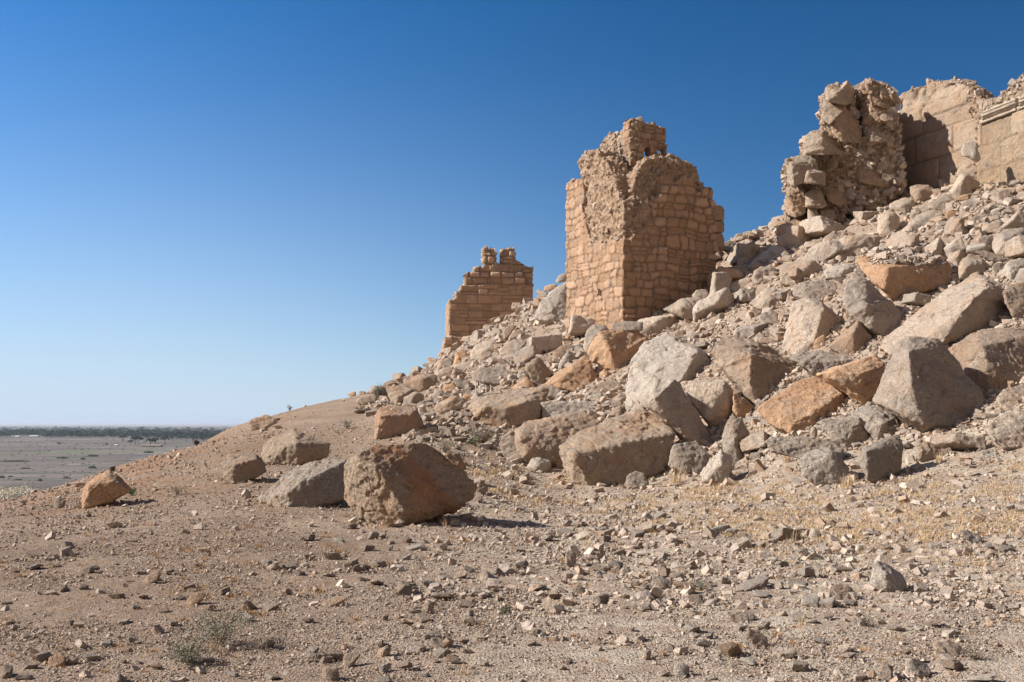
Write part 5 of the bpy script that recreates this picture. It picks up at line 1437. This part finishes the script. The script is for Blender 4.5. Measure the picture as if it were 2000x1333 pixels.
# gravel on the flat ground
px, d = scatter_img(70000, 5.0, 45, -300, 2300)
q, y = surf(px, d)
nz_ = fbm(np.stack([q[:, 0] * .5, q[:, 1] * .5, q[:, 0] * 0], 1), 3, 60)
den = .30 + .9 * np.clip((px - 650) / 500, 0, 1) * np.clip(1 - (y - 1130) / 150, .35, 1) + .6 * nz_
den = np.where((px < 700), np.minimum(den, .35 + .25 * np.clip((y - 1150) / 100, 0, 1) + .3 * nz_), den)
keep = (rng.uniform(0, 1.2, len(px)) < den) & ~in_poly(px, y, SLOPE) & (y < 1400)
px, d, q, y = px[keep], d[keep], q[keep], y[keep]
big = np.where(px > 800, np.where(y < 1190, 1.5, 1.1), .85)
spx = np.minimum(2.4 * big * (1 - rng.uniform(0, .9985, len(px))) ** (-1 / 2.3), 26)
size = spx / F * d
me = stones_mesh('gravel', q, size, rng, (3, 4, 1.8, 3.4, 1.8, 2, .5), M_GRAVEL, .3)
tag(link('gravel', me), 'small angular stones scattered over the soil', 'gravel', kind='stuff')
# pebbly crumbs between them
px, d = scatter_img(120000, 5.0, 32, -200, 2200)
q, y = surf(px, d)
keep = ~in_poly(px, y, SLOPE) & (y < 1400)
px, d, q = px[keep], d[keep], q[keep]
size = np.minimum(1.8 * (1 - rng.uniform(0, .98, len(px))) ** (-1 / 2.5), 7) / F * d
me = stones_mesh('fine_gravel', q, size, rng, (2, 4, 2, 4, 2, 1.0, .5), M_GRAVEL, .3)
tag(link('fine_gravel', me), 'fine gravel and crumbs of earth on the ground', 'gravel', kind='stuff')
# debris gathered round the feet of the free-standing boulders
DQ = []; DS = []
for o in list(SC.objects):
    if o.type == 'MESH' and o.parent is None and o.get('category') in ('boulder', 'stone block') and o.location.y < 31:
        bb = [o.matrix_basis @ Vector(c) for c in o.bound_box]
        x0, x1 = min(b.x for b in bb), max(b.x for b in bb); y0, y1 = min(b.y for b in bb), max(b.y for b in bb)
        cx_, cy_, rx_, ry_ = (x0 + x1) / 2, (y0 + y1) / 2, (x1 - x0) / 2, (y1 - y0) / 2
        for k in range(int(30 + 26 * (rx_ + ry_))):
            a = RND.uniform(0, 6.283); e = RND.uniform(.72, 1.22)
            x, y_ = cx_ + rx_ * e * math.cos(a), cy_ + ry_ * e * math.sin(a)
            DQ.append((x, y_, ground_at(x, y_))); DS.append(min(.035 * (1 - RND.uniform(0, .98)) ** (-1 / 2.1), .2))
me = stones_mesh('debris', np.array(DQ), np.array(DS), rng, (3, 4, 1.8, 3.4, 2, 2, .5), M_GRAVEL, .34)
tag(link('debris', me), 'small broken stones gathered round the feet of the boulders', 'debris', kind='stuff')
# rubble lying on the big orange slab
px = rng.uniform(1690, 1850, 900); yy = rng.uniform(483, 512, 900)
dslab = None
for o in SC.objects:
    if o.get('label', '').startswith('big orange cut slab'): dslab = o
co = np.array([dslab.matrix_world @ v.co for v in dslab.data.vertices])
bx0, bx1 = co[:, 0].min(), co[:, 0].max(); by0, by1 = co[:, 1].min(), co[:, 1].max()
import mathutils
bvh = mathutils.bvhtree.BVHTree.FromPolygons([tuple(c) for c in co], [tuple(p.vertices) for p in dslab.data.polygons])
Q = []
for k in range(1200):
    x = RND.uniform(bx0 + .25, bx1 - .2); y = RND.uniform(by0 + .35, by1 + .2)
    h_ = bvh.ray_cast(Vector((x, y, 50)), Vector((0, 0, -1)))
    if h_[0] is not None and h_[1].z > .5: Q.append(h_[0][:])
Q = np.array(Q)
size = np.minimum(.05 * (1 - rng.uniform(0, .98, len(Q))) ** (-1 / 2.0), .32)
me = stones_mesh('rubble_patch', Q, size, rng, (4, 4, 3, 3, 2, 2, 1.5), M_GRAVEL, .2)
tag(link('rubble_patch', me), 'small rubble heaped on top of the big orange cut slab', 'rubble', kind='stuff')

# stones of the broken cores standing out of the masonry
for objname, par, n, s0, s1, seed, up, zmin in STUCK:
    for o in [c for c in par.children if c.name.split('.')[0] == objname]:
        nv = len(o.data.vertices)
        co = np.empty(nv * 3, np.float32); o.data.vertices.foreach_get('co', co); co = co.reshape(-1, 3)
        no = np.empty(nv * 3, np.float32); o.data.vertex_normals.foreach_get('vector', no); no = no.reshape(-1, 3)
        r_ = np.random.default_rng(seed)
        ok = np.nonzero((no[:, 2] > up) if up > 0 else (no[:, 1] < .2))[0]
        if len(ok) == 0: continue
        idx = r_.choice(ok, n)
        size = np.minimum(s0 * (1 - r_.uniform(0, .97, n)) ** (-1 / 2.2), s1)
        base_q = co[idx].astype(float) - no[idx] * (size * .12)[:, None]
        base_q[:, 2] -= size * .2
        me = stones_mesh('rubble_fill', base_q, size, r_, (1, 2, .6, 4, 5, 1.5, .1) if par is not rw else (3, 3, 1, 4, 3, 1, .2), M_GRAVEL, .3, False)
        tag(link('rubble_fill', me, par), kind='stuff')

# ------------------------------------------------------------------ plants
def blades(rng, n, r, h, w, lean=.5, droop=.3, seg=2):
    """n tapering curved blades from a base disc of radius r: verts, tri/quad faces as quads (last degenerate avoided)"""
    V = []; Fq = []
    for k in range(n):
        a = rng.uniform(0, 6.283); rad = r * math.sqrt(rng.uniform(0, 1)) * .45
        bx, by = rad * math.cos(a), rad * math.sin(a)
        a2 = a + rng.normal(0, .8); hh = h * rng.uniform(.5, 1.0); ln = lean * rng.uniform(.2, 1) * hh
        dirx, diry = math.cos(a2), math.sin(a2)
        px_, py_ = -diry, dirx
        b = len(V)
        for s in range(seg + 1):
            t = s / seg
            cx = bx + dirx * ln * t ** 1.5; cy = by + diry * ln * t ** 1.5; cz = hh * (t - droop * t * t)
            ww = w * (1 - .85 * t) * .5
            V.append((cx - px_ * ww, cy - py_ * ww, cz)); V.append((cx + px_ * ww, cy + py_ * ww, cz))
        for s in range(seg):
            Fq.append((b + 2 * s, b + 2 * s + 1, b + 2 * s + 3, b + 2 * s + 2))
    return np.array(V), np.array(Fq)

def place_px(px, py):
    d = hit(px, py)
    return np.array([(px - 1000) / F * d, d, float(terrain_pd(px, d))]), d

def tufts_mesh(name, spots, mat):
    V = []; Fq = []; base = 0
    for (p, r, h, n, w) in spots:
        v, f = blades(NP, n, r, h, w, .7)
        V.append(v + p); Fq.append(f + base); base += len(v)
    return mesh_np(name, np.concatenate(V), np.concatenate(Fq), mat)

# dry grass low over the right foreground
spots = []
def add_region(poly, n, hpx, blades_n, lo=.6, hi=1.4, thr=None):
    xs = [p[0] for p in poly]; ys = [p[1] for p in poly]
    c = 0
    while c < n:
        x = NP.uniform(min(xs), max(xs)); y = NP.uniform(min(ys), max(ys))
        if not in_poly(np.array([x]), np.array([y]), poly)[0]: continue
        c += 1
        p, d = place_px(x, y)
        if thr is not None and fbm(np.array([[p[0] * .9, p[1] * .9, 3.3]]), 2, 12)[0] < thr and NP.uniform() > .1: continue
        h = hpx / F * d * NP.uniform(lo, hi)
        yield (p, h * 1.6, h, blades_n, max(.003, .8 / F * d))
spots += list(add_region([(900, 900), (1080, 930), (1500, 950), (1560, 960), (1800, 960), (2000, 880), (2000, 1060), (1500, 1060), (1100, 1010), (930, 960)], 1700, 12, 22, thr=.02))
spots += list(add_region([(1350, 960), (2000, 900), (2000, 1130), (1500, 1100)], 900, 11, 20, thr=.04))
spots += list(add_region([(850, 860), (960, 880), (1000, 940), (900, 930)], 60, 8, 14))
spots += list(add_region([(480, 970), (560, 960), (600, 990), (520, 1000)], 50, 7, 14))
spots += list(add_region([(680, 1010), (760, 1020), (740, 1050), (660, 1030)], 45, 7, 12))
spots += list(add_region([(0, 1020), (2000, 1020), (2000, 1330), (0, 1330)], 420, 11, 12, thr=.1))
tag(link('dry_grass', tufts_mesh('dry_grass', spots, M_STRAW)), 'low straw-coloured dry grass among the stones', 'dry grass', kind='stuff')
spots = list(add_region([(0, 1000), (2000, 1000), (2000, 1330), (0, 1330)], 420, 11, 40, .4, 1.3, thr=.02))
spots += list(add_region([(1000, 960), (2000, 900), (2000, 1080), (1000, 1060)], 160, 7, 22, .5, 1.2, thr=.05))
tag(link('rusty_ground_plants', tufts_mesh('rusty_ground_plants', spots, M_RUST)), 'tiny rust-brown withered ground plants', 'dry plants', kind='stuff')

# single tufts worth naming: px, py, height px, blades, lean
TUFTS = [(1476, 872, 62, 90, .35, 'tall straw tuft in the gap left of the bright orange tilted block'),
 (1322, 945, 46, 60, .8, 'straw tuft with twigs at the right foot of the large tilted block'),
 (1655, 955, 40, 110, .45, 'golden straw tuft against the cream rounded block with cracks'),
 (1540, 905, 44, 60, .5, 'straw tuft at the left end of the long low grey slab'),
 (1985, 870, 30, 120, .6, 'straw growing before the rounded tan boulder at the right edge'),
 (1835, 905, 26, 60, .5, 'straw tuft beside the orange-tan block with a dark hollow'),
 (972, 1012, 34, 14, .5, 'few pale stalks in the shadow of the largest reddish boulder'),
 (872, 1030, 32, 14, .9, 'leaning pale stalks at the right foot of the largest reddish boulder'),
 (1145, 1068, 40, 16, .9, 'leaning straw stalks in the middle of the dense gravel'),
 (621, 1165, 46, 8, .25, 'two tall whitish stalks standing in the gravel at lower left of centre'),
 (338, 1160, 32, 24, .35, 'straw tuft on the left gravel beside the tan shadowed stone'),
 (590, 1165, 24, 26, .7, 'olive-tinted little tuft left of the long flat brown stone'),
 (196, 982, 26, 40, .4, 'pale tuft at the foot of the lone orange-brown wedge boulder'),
 (1567, 1225, 46, 30, .6, 'tuft of thin straw near a cluster of stones at the lower right'),
 (1545, 1060, 52, 12, .9, 'long leaning stalks over the stones right of centre'),
 (420, 1275, 40, 30, .4, 'straw stalks growing through the big grey-green shrub'),
 (905, 1318, 36, 26, .5, 'greenish straw tuft near the bottom edge left of centre')]
for px_, py_, hp, n_, ln, lab in TUFTS:
    p, d = place_px(px_, py_)
    h = hp / F * d
    v, f = blades(NP, n_, h * .55, h, max(.003, .9 / F * d), ln, .2, 3)
    tag(link('grass_tuft', mesh_np('grass_tuft', v, f, M_STRAW), None, p), lab, 'grass tuft', 'single tufts of dry grass')

def shrub(px_, py_, wp, hp, leaf, lab, n_st=40, n_lf=900, name='shrub', lw=1.0, D=None):
    if D is None: p, d = place_px(px_, py_)
    else:
        d = D; p = np.array([(px_ - 1000) / F * d, d, float(terrain_pd(px_, d))])
    w = wp / F * d / 2; h = hp / F * d
    root = empty(name, p, lab, name, 'small shrubs on the hillside')
    V = []; Fq = []; L = []; LF = []
    for k in range(n_st):
        a = NP.uniform(0, 6.283); e = NP.uniform(.25, 1.0)
        tip = np.array([math.cos(a) * w * e, math.sin(a) * w * e, h * (1.05 - .55 * e * e) * NP.uniform(.7, 1)])
        mid = tip * .5 + np.array([0, 0, h * .12])
        pts = [np.zeros(3), mid, tip]
        side = np.cross(tip, [0, 0, 1.0]); side /= (np.linalg.norm(side) + 1e-9)
        b = len(V); ww = max(.0035, .7 / F * d)
        for s, q_ in enumerate(pts):
            V.append(q_ - side * ww * (1 - s * .35) / 2); V.append(q_ + side * ww * (1 - s * .35) / 2)
        Fq += [(b, b + 1, b + 3, b + 2), (b + 2, b + 3, b + 5, b + 4)]
        for j in range(n_lf // n_st):
            t = NP.uniform(.25, 1)
            c = (mid * (1 - t) + tip * t) if t > .5 else mid * (t * 2)
            c = c + NP.normal(0, .10, 3) * np.array([w, w, h])
            c[2] = max(c[2], .01)
            s_ = max(.008, 1.3 / F * d) * NP.uniform(.6, 1.3) * lw
            u = NP.normal(0, 1, 3); u /= np.linalg.norm(u); v_ = np.cross(u, NP.normal(0, 1, 3)); v_ /= np.linalg.norm(v_) + 1e-9
            b2 = len(L)
            L += [c - u * s_, c - v_ * s_ * .45, c + u * s_, c + v_ * s_ * .45]
            LF.append((b2, b2 + 1, b2 + 2, b2 + 3))
    link('stems', mesh_np('stems', V, Fq, M_TWIG), root)
    link('foliage', mesh_np('foliage', L, LF, leaf), root)
SHR = [(430, 1262, 180, 74, M_SHRUB, 'big grey-green shrub in the left foreground', 90, 2400, 1.0),
 (368, 1300, 110, 42, M_SHRUB, 'lower grey-green shrub left of the big foreground shrub', 50, 1400, 1.1),
 (257, 970, 24, 18, M_GREEN, 'bright green small shrub at the right foot of the lone wedge boulder', 30, 500, 1),
 (347, 968, 50, 22, M_SHRUB, 'thin grey-green shrub between the wedge boulder and the squat brown boulder', 40, 360, .9),
 (678, 838, 38, 16, M_SHRUB, 'faded green shrub left of the big dark brown boulder', 30, 420, 1),
 (742, 782, 30, 30, M_SHRUB, 'green shrub on the skyline beside the brownish boulder', 36, 700, 1.1),
 (710, 790, 28, 14, M_SHRUB, 'small green shrub left of the flat tan skyline block', 24, 300, 1),
 (870, 884, 62, 24, M_SHRUB, 'grey-green shrub behind the largest reddish boulder', 44, 900, 1),
 (948, 866, 80, 34, M_TWIG, 'grey twiggy dead shrub below the huge tan boulder', 90, 900, 1),
 (925, 872, 26, 20, M_GREEN, 'little blue-green shrub at the left of the grey twiggy shrub', 26, 420, 1),
 (895, 905, 30, 18, M_SHRUB, 'small grey shrub under the right shoulder of the largest reddish boulder', 26, 300, 1),
 (1348, 925, 60, 36, M_SHRUB, 'sparse dark shrub between the tilted block and the pale pointed rock', 40, 300, 1),
 (1432, 920, 36, 26, M_SHRUB, 'sparse green shrub right of the pale pointed rock', 30, 260, 1),
 (1815, 822, 26, 16, M_GREEN, 'tiny green shrub under the massive grey boulder', 22, 240, 1),
 (1940, 838, 50, 30, M_TWIG, 'brown twiggy shrub right of the massive grey boulder', 60, 500, 1),
 (985, 1200, 26, 16, M_GREEN, 'small green creeping plant on the gravel below centre', 22, 200, .9),
 (1690, 1225, 50, 22, M_TWIG, 'dark brown withered shrub below the peaked whitish stone', 60, 600, .8),
 (1900, 1290, 56, 26, M_TWIG, 'dry brown twig bush beside the half-buried pale slab', 60, 500, .8),
 (1370, 1155, 44, 22, M_SHRUB, 'greenish grey low shrub in the right-hand gravel', 40, 500, .9),
 (383, 862, 15, 10, M_BROWN, 'small dark brown bush near the crest of the bare hillside', 40, 400, 1),
 (221, 922, 15, 11, M_BROWN, 'small round brown bush just above the tip of the lone wedge boulder', 40, 400, 1),
 (566, 790, 14, 12, M_BROWN, 'tiny dark bush standing on the hill skyline', 24, 120, .8)]
for px_, py_, wp, hp, mt, lab, ns, nl, lw in SHR: shrub(px_, py_, wp, hp, mt, lab, ns, nl, 'shrub', lw)

# ------------------------------------------------------------------ leaning metal frame by the flat slab
def bar_into(bm, a, b, r):
    a = Vector(a); b = Vector(b); z = (b - a).normalized(); x = z.orthogonal().normalized(); y = z.cross(x)
    va = [bm.verts.new(a + (x * i + y * j) * r) for i, j in ((-1, -1), (1, -1), (1, 1), (-1, 1))]
    vb = [bm.verts.new(b + (x * i + y * j) * r) for i, j in ((-1, -1), (1, -1), (1, 1), (-1, 1))]
    bm.faces.new(va[::-1]); bm.faces.new(vb)
    for i in range(4): bm.faces.new((va[i], va[(i + 1) % 4], vb[(i + 1) % 4], vb[i]))
dfr = 30.2
fb_ = P(933, 770, dfr)
mf = empty('metal_frame', fb_, 'narrow upright white metal frame standing among the boulders below the ashlar tower', 'metal frame')
def bars(name, segs, r, par):
    bm = bmesh.new()
    for (x0, y0, e0), (x1, y1, e1) in segs:
        a = P(*px_of('D', x0, y0), dfr + e0) - fb_; b = P(*px_of('D', x1, y1), dfr + e1) - fb_
        bar_into(bm, a, b, r)
    me = bpy.data.meshes.new(name); bm.to_mesh(me); bm.free(); me.materials.append(M_METAL)
    link(name, me, par)
bars('post', [((592, 822, 0), (600, 1002, 0))], .011, mf)
bars('post', [((652, 806, .05), (654, 1002, .05))], .011, mf)
bars('top_rail', [((592, 822, 0), (652, 806, .05))], .011, mf)
bars('rail', [((598, 985, 0), (654, 990, .05))], .012, mf)
m2 = empty('metal_frame', P(957, 765, dfr + .1), 'thin broken metal frame just right of the upright white one', 'metal frame')
fb_ = P(957, 765, dfr + .1)
bars('post', [((728, 880, .1), (730, 975, .1))], .01, m2)
bars('post', [((790, 880, .3), (792, 960, .3))], .01, m2)
bars('rail', [((690, 842, .0), (738, 830, .2))], .014, m2)

# ------------------------------------------------------------------ the far plain: palms, sheds, bushes
def plain_d(py): return 30.0 * F / (py - HOR)
def palm_mesh(seed, nfr=16, low=False):
    r = random.Random(seed)
    V = []; Fq = []; TV = []; TF = []
    H = r.uniform(.62, .78)
    n = 5
    for s in range(4):
        t = s / 3; rad = .035 * (1 - .35 * t); ox = .03 * math.sin(t * 2) * r.uniform(-1, 1)
        for k in range(n): TV.append((ox + rad * math.cos(k * 6.283 / n), rad * math.sin(k * 6.283 / n), H * t))
    for s in range(3):
        for k in range(n): TF.append((s * n + k, s * n + (k + 1) % n, (s + 1) * n + (k + 1) % n, (s + 1) * n + k))
    for k in range(nfr):
        a = k * 6.283 / nfr * 2.4 + r.uniform(-.2, .2); up = r.uniform(-.5, 1.0); L_ = r.uniform(.30, .42)
        dx, dy = math.cos(a), math.sin(a)
        b = len(V); w = .055
        for s in range(4):
            t = s / 3
            x = dx * L_ * t * (1 - .15 * t); y = dy * L_ * t * (1 - .15 * t); z = H + L_ * (up * .55 * t - .62 * t * t)
            ww = w * (1 - .6 * abs(t - .45))
            V += [(x - dy * ww, y + dx * ww, z - .03 * (1 - t)), (x + dy * ww, y - dx * ww, z - .03 * (1 - t))]
        for s in range(3): Fq.append((b + 2 * s, b + 2 * s + 1, b + 2 * s + 3, b + 2 * s + 2))
    return np.array(V), np.array(Fq), np.array(TV), np.array(TF)
palms = [palm_mesh(k) for k in range(5)]
full_palms = [palm_mesh(20 + k, 40) for k in range(5)]
PALMS = [(240, 864, 17, 'rounded dark palm standing alone in front of the grove'), (255, 870, 12, 'short palm just right of the lone rounded palm'),
 (265, 869, 20, 'tall palm left of the pair before the grove'), (271, 868, 18, 'palm leaning beside the tall palm before the grove'),
 (294, 872, 22, 'broad dark palm above the low wall'), (322, 868, 18, 'palm where the hillside crest meets the plain'),
 (337, 862, 18, 'farthest right of the single palms before the grove'), (303, 868, 15, 'small palm right of the broad dark palm')]
for px_, py_, hp, lab in PALMS:
    d = plain_d(py_)
    h = hp / F * d
    root = empty('palm_tree', ((px_ - 1000) / F * d, d, PZ), lab, 'palm tree', 'single palms before the grove')
    V, Fq, TV, TF = full_palms[(px_ + hp) % 5]
    s = np.array([h * 1.7, h * 1.7, h * 1.05])
    TV = TV * np.array([.7, .7, .96])
    link('trunk', mesh_np('trunk', TV * s, TF, M_TRUNK), root)
    link('crown', mesh_np('crown', V * s, Fq, M_PALM), root)
V_, F_, b_ = [], [], 0
rp_ = random.Random(8)
for k in range(5200):
    yy = 835.5 + 21 * (rp_.random() ** .7)
    x = rp_.uniform(-120, 470)
    if 18 < x < 82 and yy > 852.8: yy = 852.8 - rp_.random() * 2
    if x > 250: yy += (x - 250) * .05 * rp_.random()
    d = plain_d(yy)
    h = rp_.uniform(7, 13) * (1.7 if rp_.random() < .12 else 1)
    if k % 3 == 0: h *= .7
    V, Fq, TV, TF = palms[k % 5]
    s = np.array([h * 1.5, h * 1.5, h])
    o_ = np.array([(x - 1000) / F * d, d, PZ])
    V_.append(V * s + o_); F_.append(Fq + b_); b_ += len(V)
tag(link('palm_grove', mesh_np('palm_grove', np.concatenate(V_), np.concatenate(F_), M_PALM)), 'wide dark grove of date palms across the plain', 'palm grove', kind='stuff')
# desert bushes on the plain
def blob_leaf(name, px_, py_, wp, hp, mat, lab):
    d = plain_d(py_)
    w = wp / F * d / 2; h = hp / F * d
    n = int(260 + wp * 10)
    L = []; LF = []
    for k in range(n):
        a = NP.uniform(0, 6.283); e = math.sqrt(NP.uniform(0, 1)); zz = NP.uniform(0, 1)
        c = np.array([math.cos(a) * w * e, math.sin(a) * w * e * .5, h * zz * (1 - .6 * e * e) * NP.uniform(.7, 1.1)])
        s_ = .7 / F * d
        u = NP.normal(0, 1, 3); u /= np.linalg.norm(u); v_ = np.cross(u, NP.normal(0, 1, 3)); v_ /= np.linalg.norm(v_) + 1e-9
        b2 = len(L)
        L += [c - u * s_, c - v_ * s_ * .6, c + u * s_, c + v_ * s_ * .6]; LF.append((b2, b2 + 1, b2 + 2, b2 + 3))
    o = link(name, mesh_np(name, L, LF, mat), None, ((px_ - 1000) / F * d, d, PZ))
    tag(o, lab, name, 'desert bushes on the plain')
BUSH = [(3, 934, 14, 7, M_GREEN, 'dark green bush cut by the left edge of the picture'), (180, 915, 15, 6, M_GREEN, 'green bush on the plain left of the hill crest'),
 (122, 896, 24, 4, M_GREEN, 'long low green bush in the middle of the plain'), (181, 892, 22, 5, M_GREEN, 'green hedge-like bush above the lone wedge boulder'),
 (162, 898, 10, 4, M_GREEN, 'little green bush between the two long bushes'), (50, 916, 20, 3, M_GREEN, 'flat green bush left of the middle of the plain'),
 (30, 902, 56, 3, M_GREEN, 'longest low green hedge at the left of the plain'), (78, 940, 9, 6, M_SHRUB, 'grey bush near the hill edge at the left'),
 (130, 935, 14, 6, M_SHRUB, 'grey low bush just above the pale grass strip'), (35, 938, 18, 3, M_SHRUB, 'flat dull bush near the left edge'),
 (115, 868, 7, 3, M_GREEN, 'small dark bush below the long white shed'), (208, 869, 5, 3, M_GREEN, 'tiny dark bush left of the small white hut'),
 (290, 885, 20, 5, M_GREEN, 'dark bush where the green field meets the hillside'), (20, 932, 10, 3, M_SHRUB, 'small dull bush right of the dark green edge bush')]
for b in BUSH: blob_leaf('bush', *b)

def shed(px0, px1, py_, hp, lab, name='shed', wall=M_WHITE, dpt=6.0):
    d = plain_d(py_)
    x0, x1 = (px0 - 1000) / F * d, (px1 - 1000) / F * d
    h = hp / F * d
    root = empty(name, ((x0 + x1) / 2, d, PZ), lab, name)
    w = (x1 - x0) / 2
    def bxm(nm, a, b, m):
        bm = bmesh.new()
        bmesh.ops.create_cube(bm, size=1)
        for v in bm.verts: v.co = Vector([(a[i] + b[i]) / 2 + v.co[i] * (b[i] - a[i]) for i in range(3)])
        me = bpy.data.meshes.new(nm); bm.to_mesh(me); bm.free(); me.materials.append(m); link(nm, me, root)
    bxm('wall', (-w, 0, 0), (w, dpt, h * .7), wall)
    bm = bmesh.new()
    q = [(-w * 1.04, -.5, h * .71), (w * 1.04, -.5, h * .71), (w * 1.04, dpt + .5, h * .71), (-w * 1.04, dpt + .5, h * .71), (-w * 1.04, dpt / 2, h), (w * 1.04, dpt / 2, h)]
    vs = [bm.verts.new(p_) for p_ in q]
    for f in ((0, 1, 5, 4), (2, 3, 4, 5), (1, 2, 5), (3, 0, 4), (3, 2, 1, 0)): bm.faces.new([vs[i] for i in f])
    me = bpy.data.meshes.new('roof'); bm.to_mesh(me); bm.free(); me.materials.append(M_WHITE if wall is M_WHITE else M_MUD); link('roof', me, root)
shed(28.5, 36.5, 855, 3.2, 'short white shed at the edge of the palm grove, nearest the left edge')
shed(57, 74, 854.5, 3.4, 'long white shed at the edge of the palm grove')
shed(223, 229, 871.5, 3.0, 'tiny whitish hut on the plain below the lone rounded palm', name='hut')
shed(276, 312, 873, 3.8, 'low mud-coloured walled building behind the single palms', name='building', wall=M_MUD, dpt=12)
# scrub specks over the plain
L = []; LF = []
for k in range(900):
    yy = 859 + 116 * NP.uniform() ** 1.2; x = NP.uniform(-80, 430)
    d = plain_d(yy); w = NP.uniform(.6, 2.6) / F * d; h = min(w * .5, NP.uniform(.6, 1.6))
    for j in range(14):
        c = np.array([(x - 1000) / F * d + NP.normal(0, w * .5), d + NP.normal(0, w * .5), PZ + abs(NP.normal(0, h * .5))])
        u = NP.normal(0, 1, 3); u /= np.linalg.norm(u); v_ = np.cross(u, NP.normal(0, 1, 3)); v_ /= np.linalg.norm(v_)
        b2 = len(L); s_ = w * .28
        L += [c - u * s_, c - v_ * s_, c + u * s_, c + v_ * s_]; LF.append((b2, b2 + 1, b2 + 2, b2 + 3))
tag(link('desert_scrub', mesh_np('desert_scrub', L, LF, M_BROWN)), 'low dark scrub dotted over the plain', 'scrub', kind='stuff')
# pale dry grass strip at the foot of the hill
spots = []
for k in range(2600):
    x = NP.uniform(-120, 75); y = NP.normal(966, 4.5) - (x + 20) * .12
    if x > 20 and NP.uniform() < (x - 20) / 60: continue
    d = plain_d(y); h = .55 * NP.uniform(.5, 1.3)
    spots.append((np.array([(x - 1000) / F * d, d, PZ]), 1.8, h, 4, .5))
tag(link('pale_grass', tufts_mesh('pale_grass', spots, M_PALE)), 'strip of pale dry grass on the plain below the hill', 'dry grass', kind='stuff')
# far mesas low on the horizon
mv = []; mfc = []
xs_ = np.linspace(-26000, 2000, 120)
hh_ = 40 + 32 * (fbm(np.stack([xs_ / 5000, xs_ * 0, xs_ * 0], 1), 3, 4)) 
for i, x in enumerate(xs_):
    mv += [(x, 33000, PZ - 2), (x, 33000 + 600, PZ + hh_[i]), (x, 36000, PZ + hh_[i] * .95), (x, 37000, PZ - 2)]
    if i: 
        b = (i - 1) * 4
        for s in range(3): mfc.append((b + s, b + 4 + s, b + 5 + s, b + 1 + s))
tag(link('far_hills', mesh_np('far_hills', mv, mfc, M_PLAIN, True)), 'faint low hills on the horizon', kind='structure')

flush_labels()

# ------------------------------------------------------------------ the air
hz = bpy.data.materials.new('air')
hz.use_nodes = True
ht = hz.node_tree
for n_ in list(ht.nodes): ht.nodes.remove(n_)
ho = ht.nodes.new('ShaderNodeOutputMaterial'); hv = ht.nodes.new('ShaderNodeVolumePrincipled')
hv.inputs['Color'].default_value = (.80, .88, 1.0, 1)
hv.inputs['Density'].default_value = HAZE
hv.inputs['Anisotropy'].default_value = 0.2
ht.links.new(hv.outputs[0], ho.inputs['Volume'])
bm = bmesh.new()
bmesh.ops.create_cube(bm, size=1)
lo_ = (-45000, -60, PZ - 6); hi_ = (45000, 41000, 60)
for v in bm.verts: v.co = Vector([(lo_[i] + hi_[i]) / 2 + v.co[i] * (hi_[i] - lo_[i]) for i in range(3)])
me = bpy.data.meshes.new('haze'); bm.to_mesh(me); bm.free(); me.materials.append(hz)
tag(link('haze', me), 'thin bluish air over the plain', 'haze', kind='stuff')
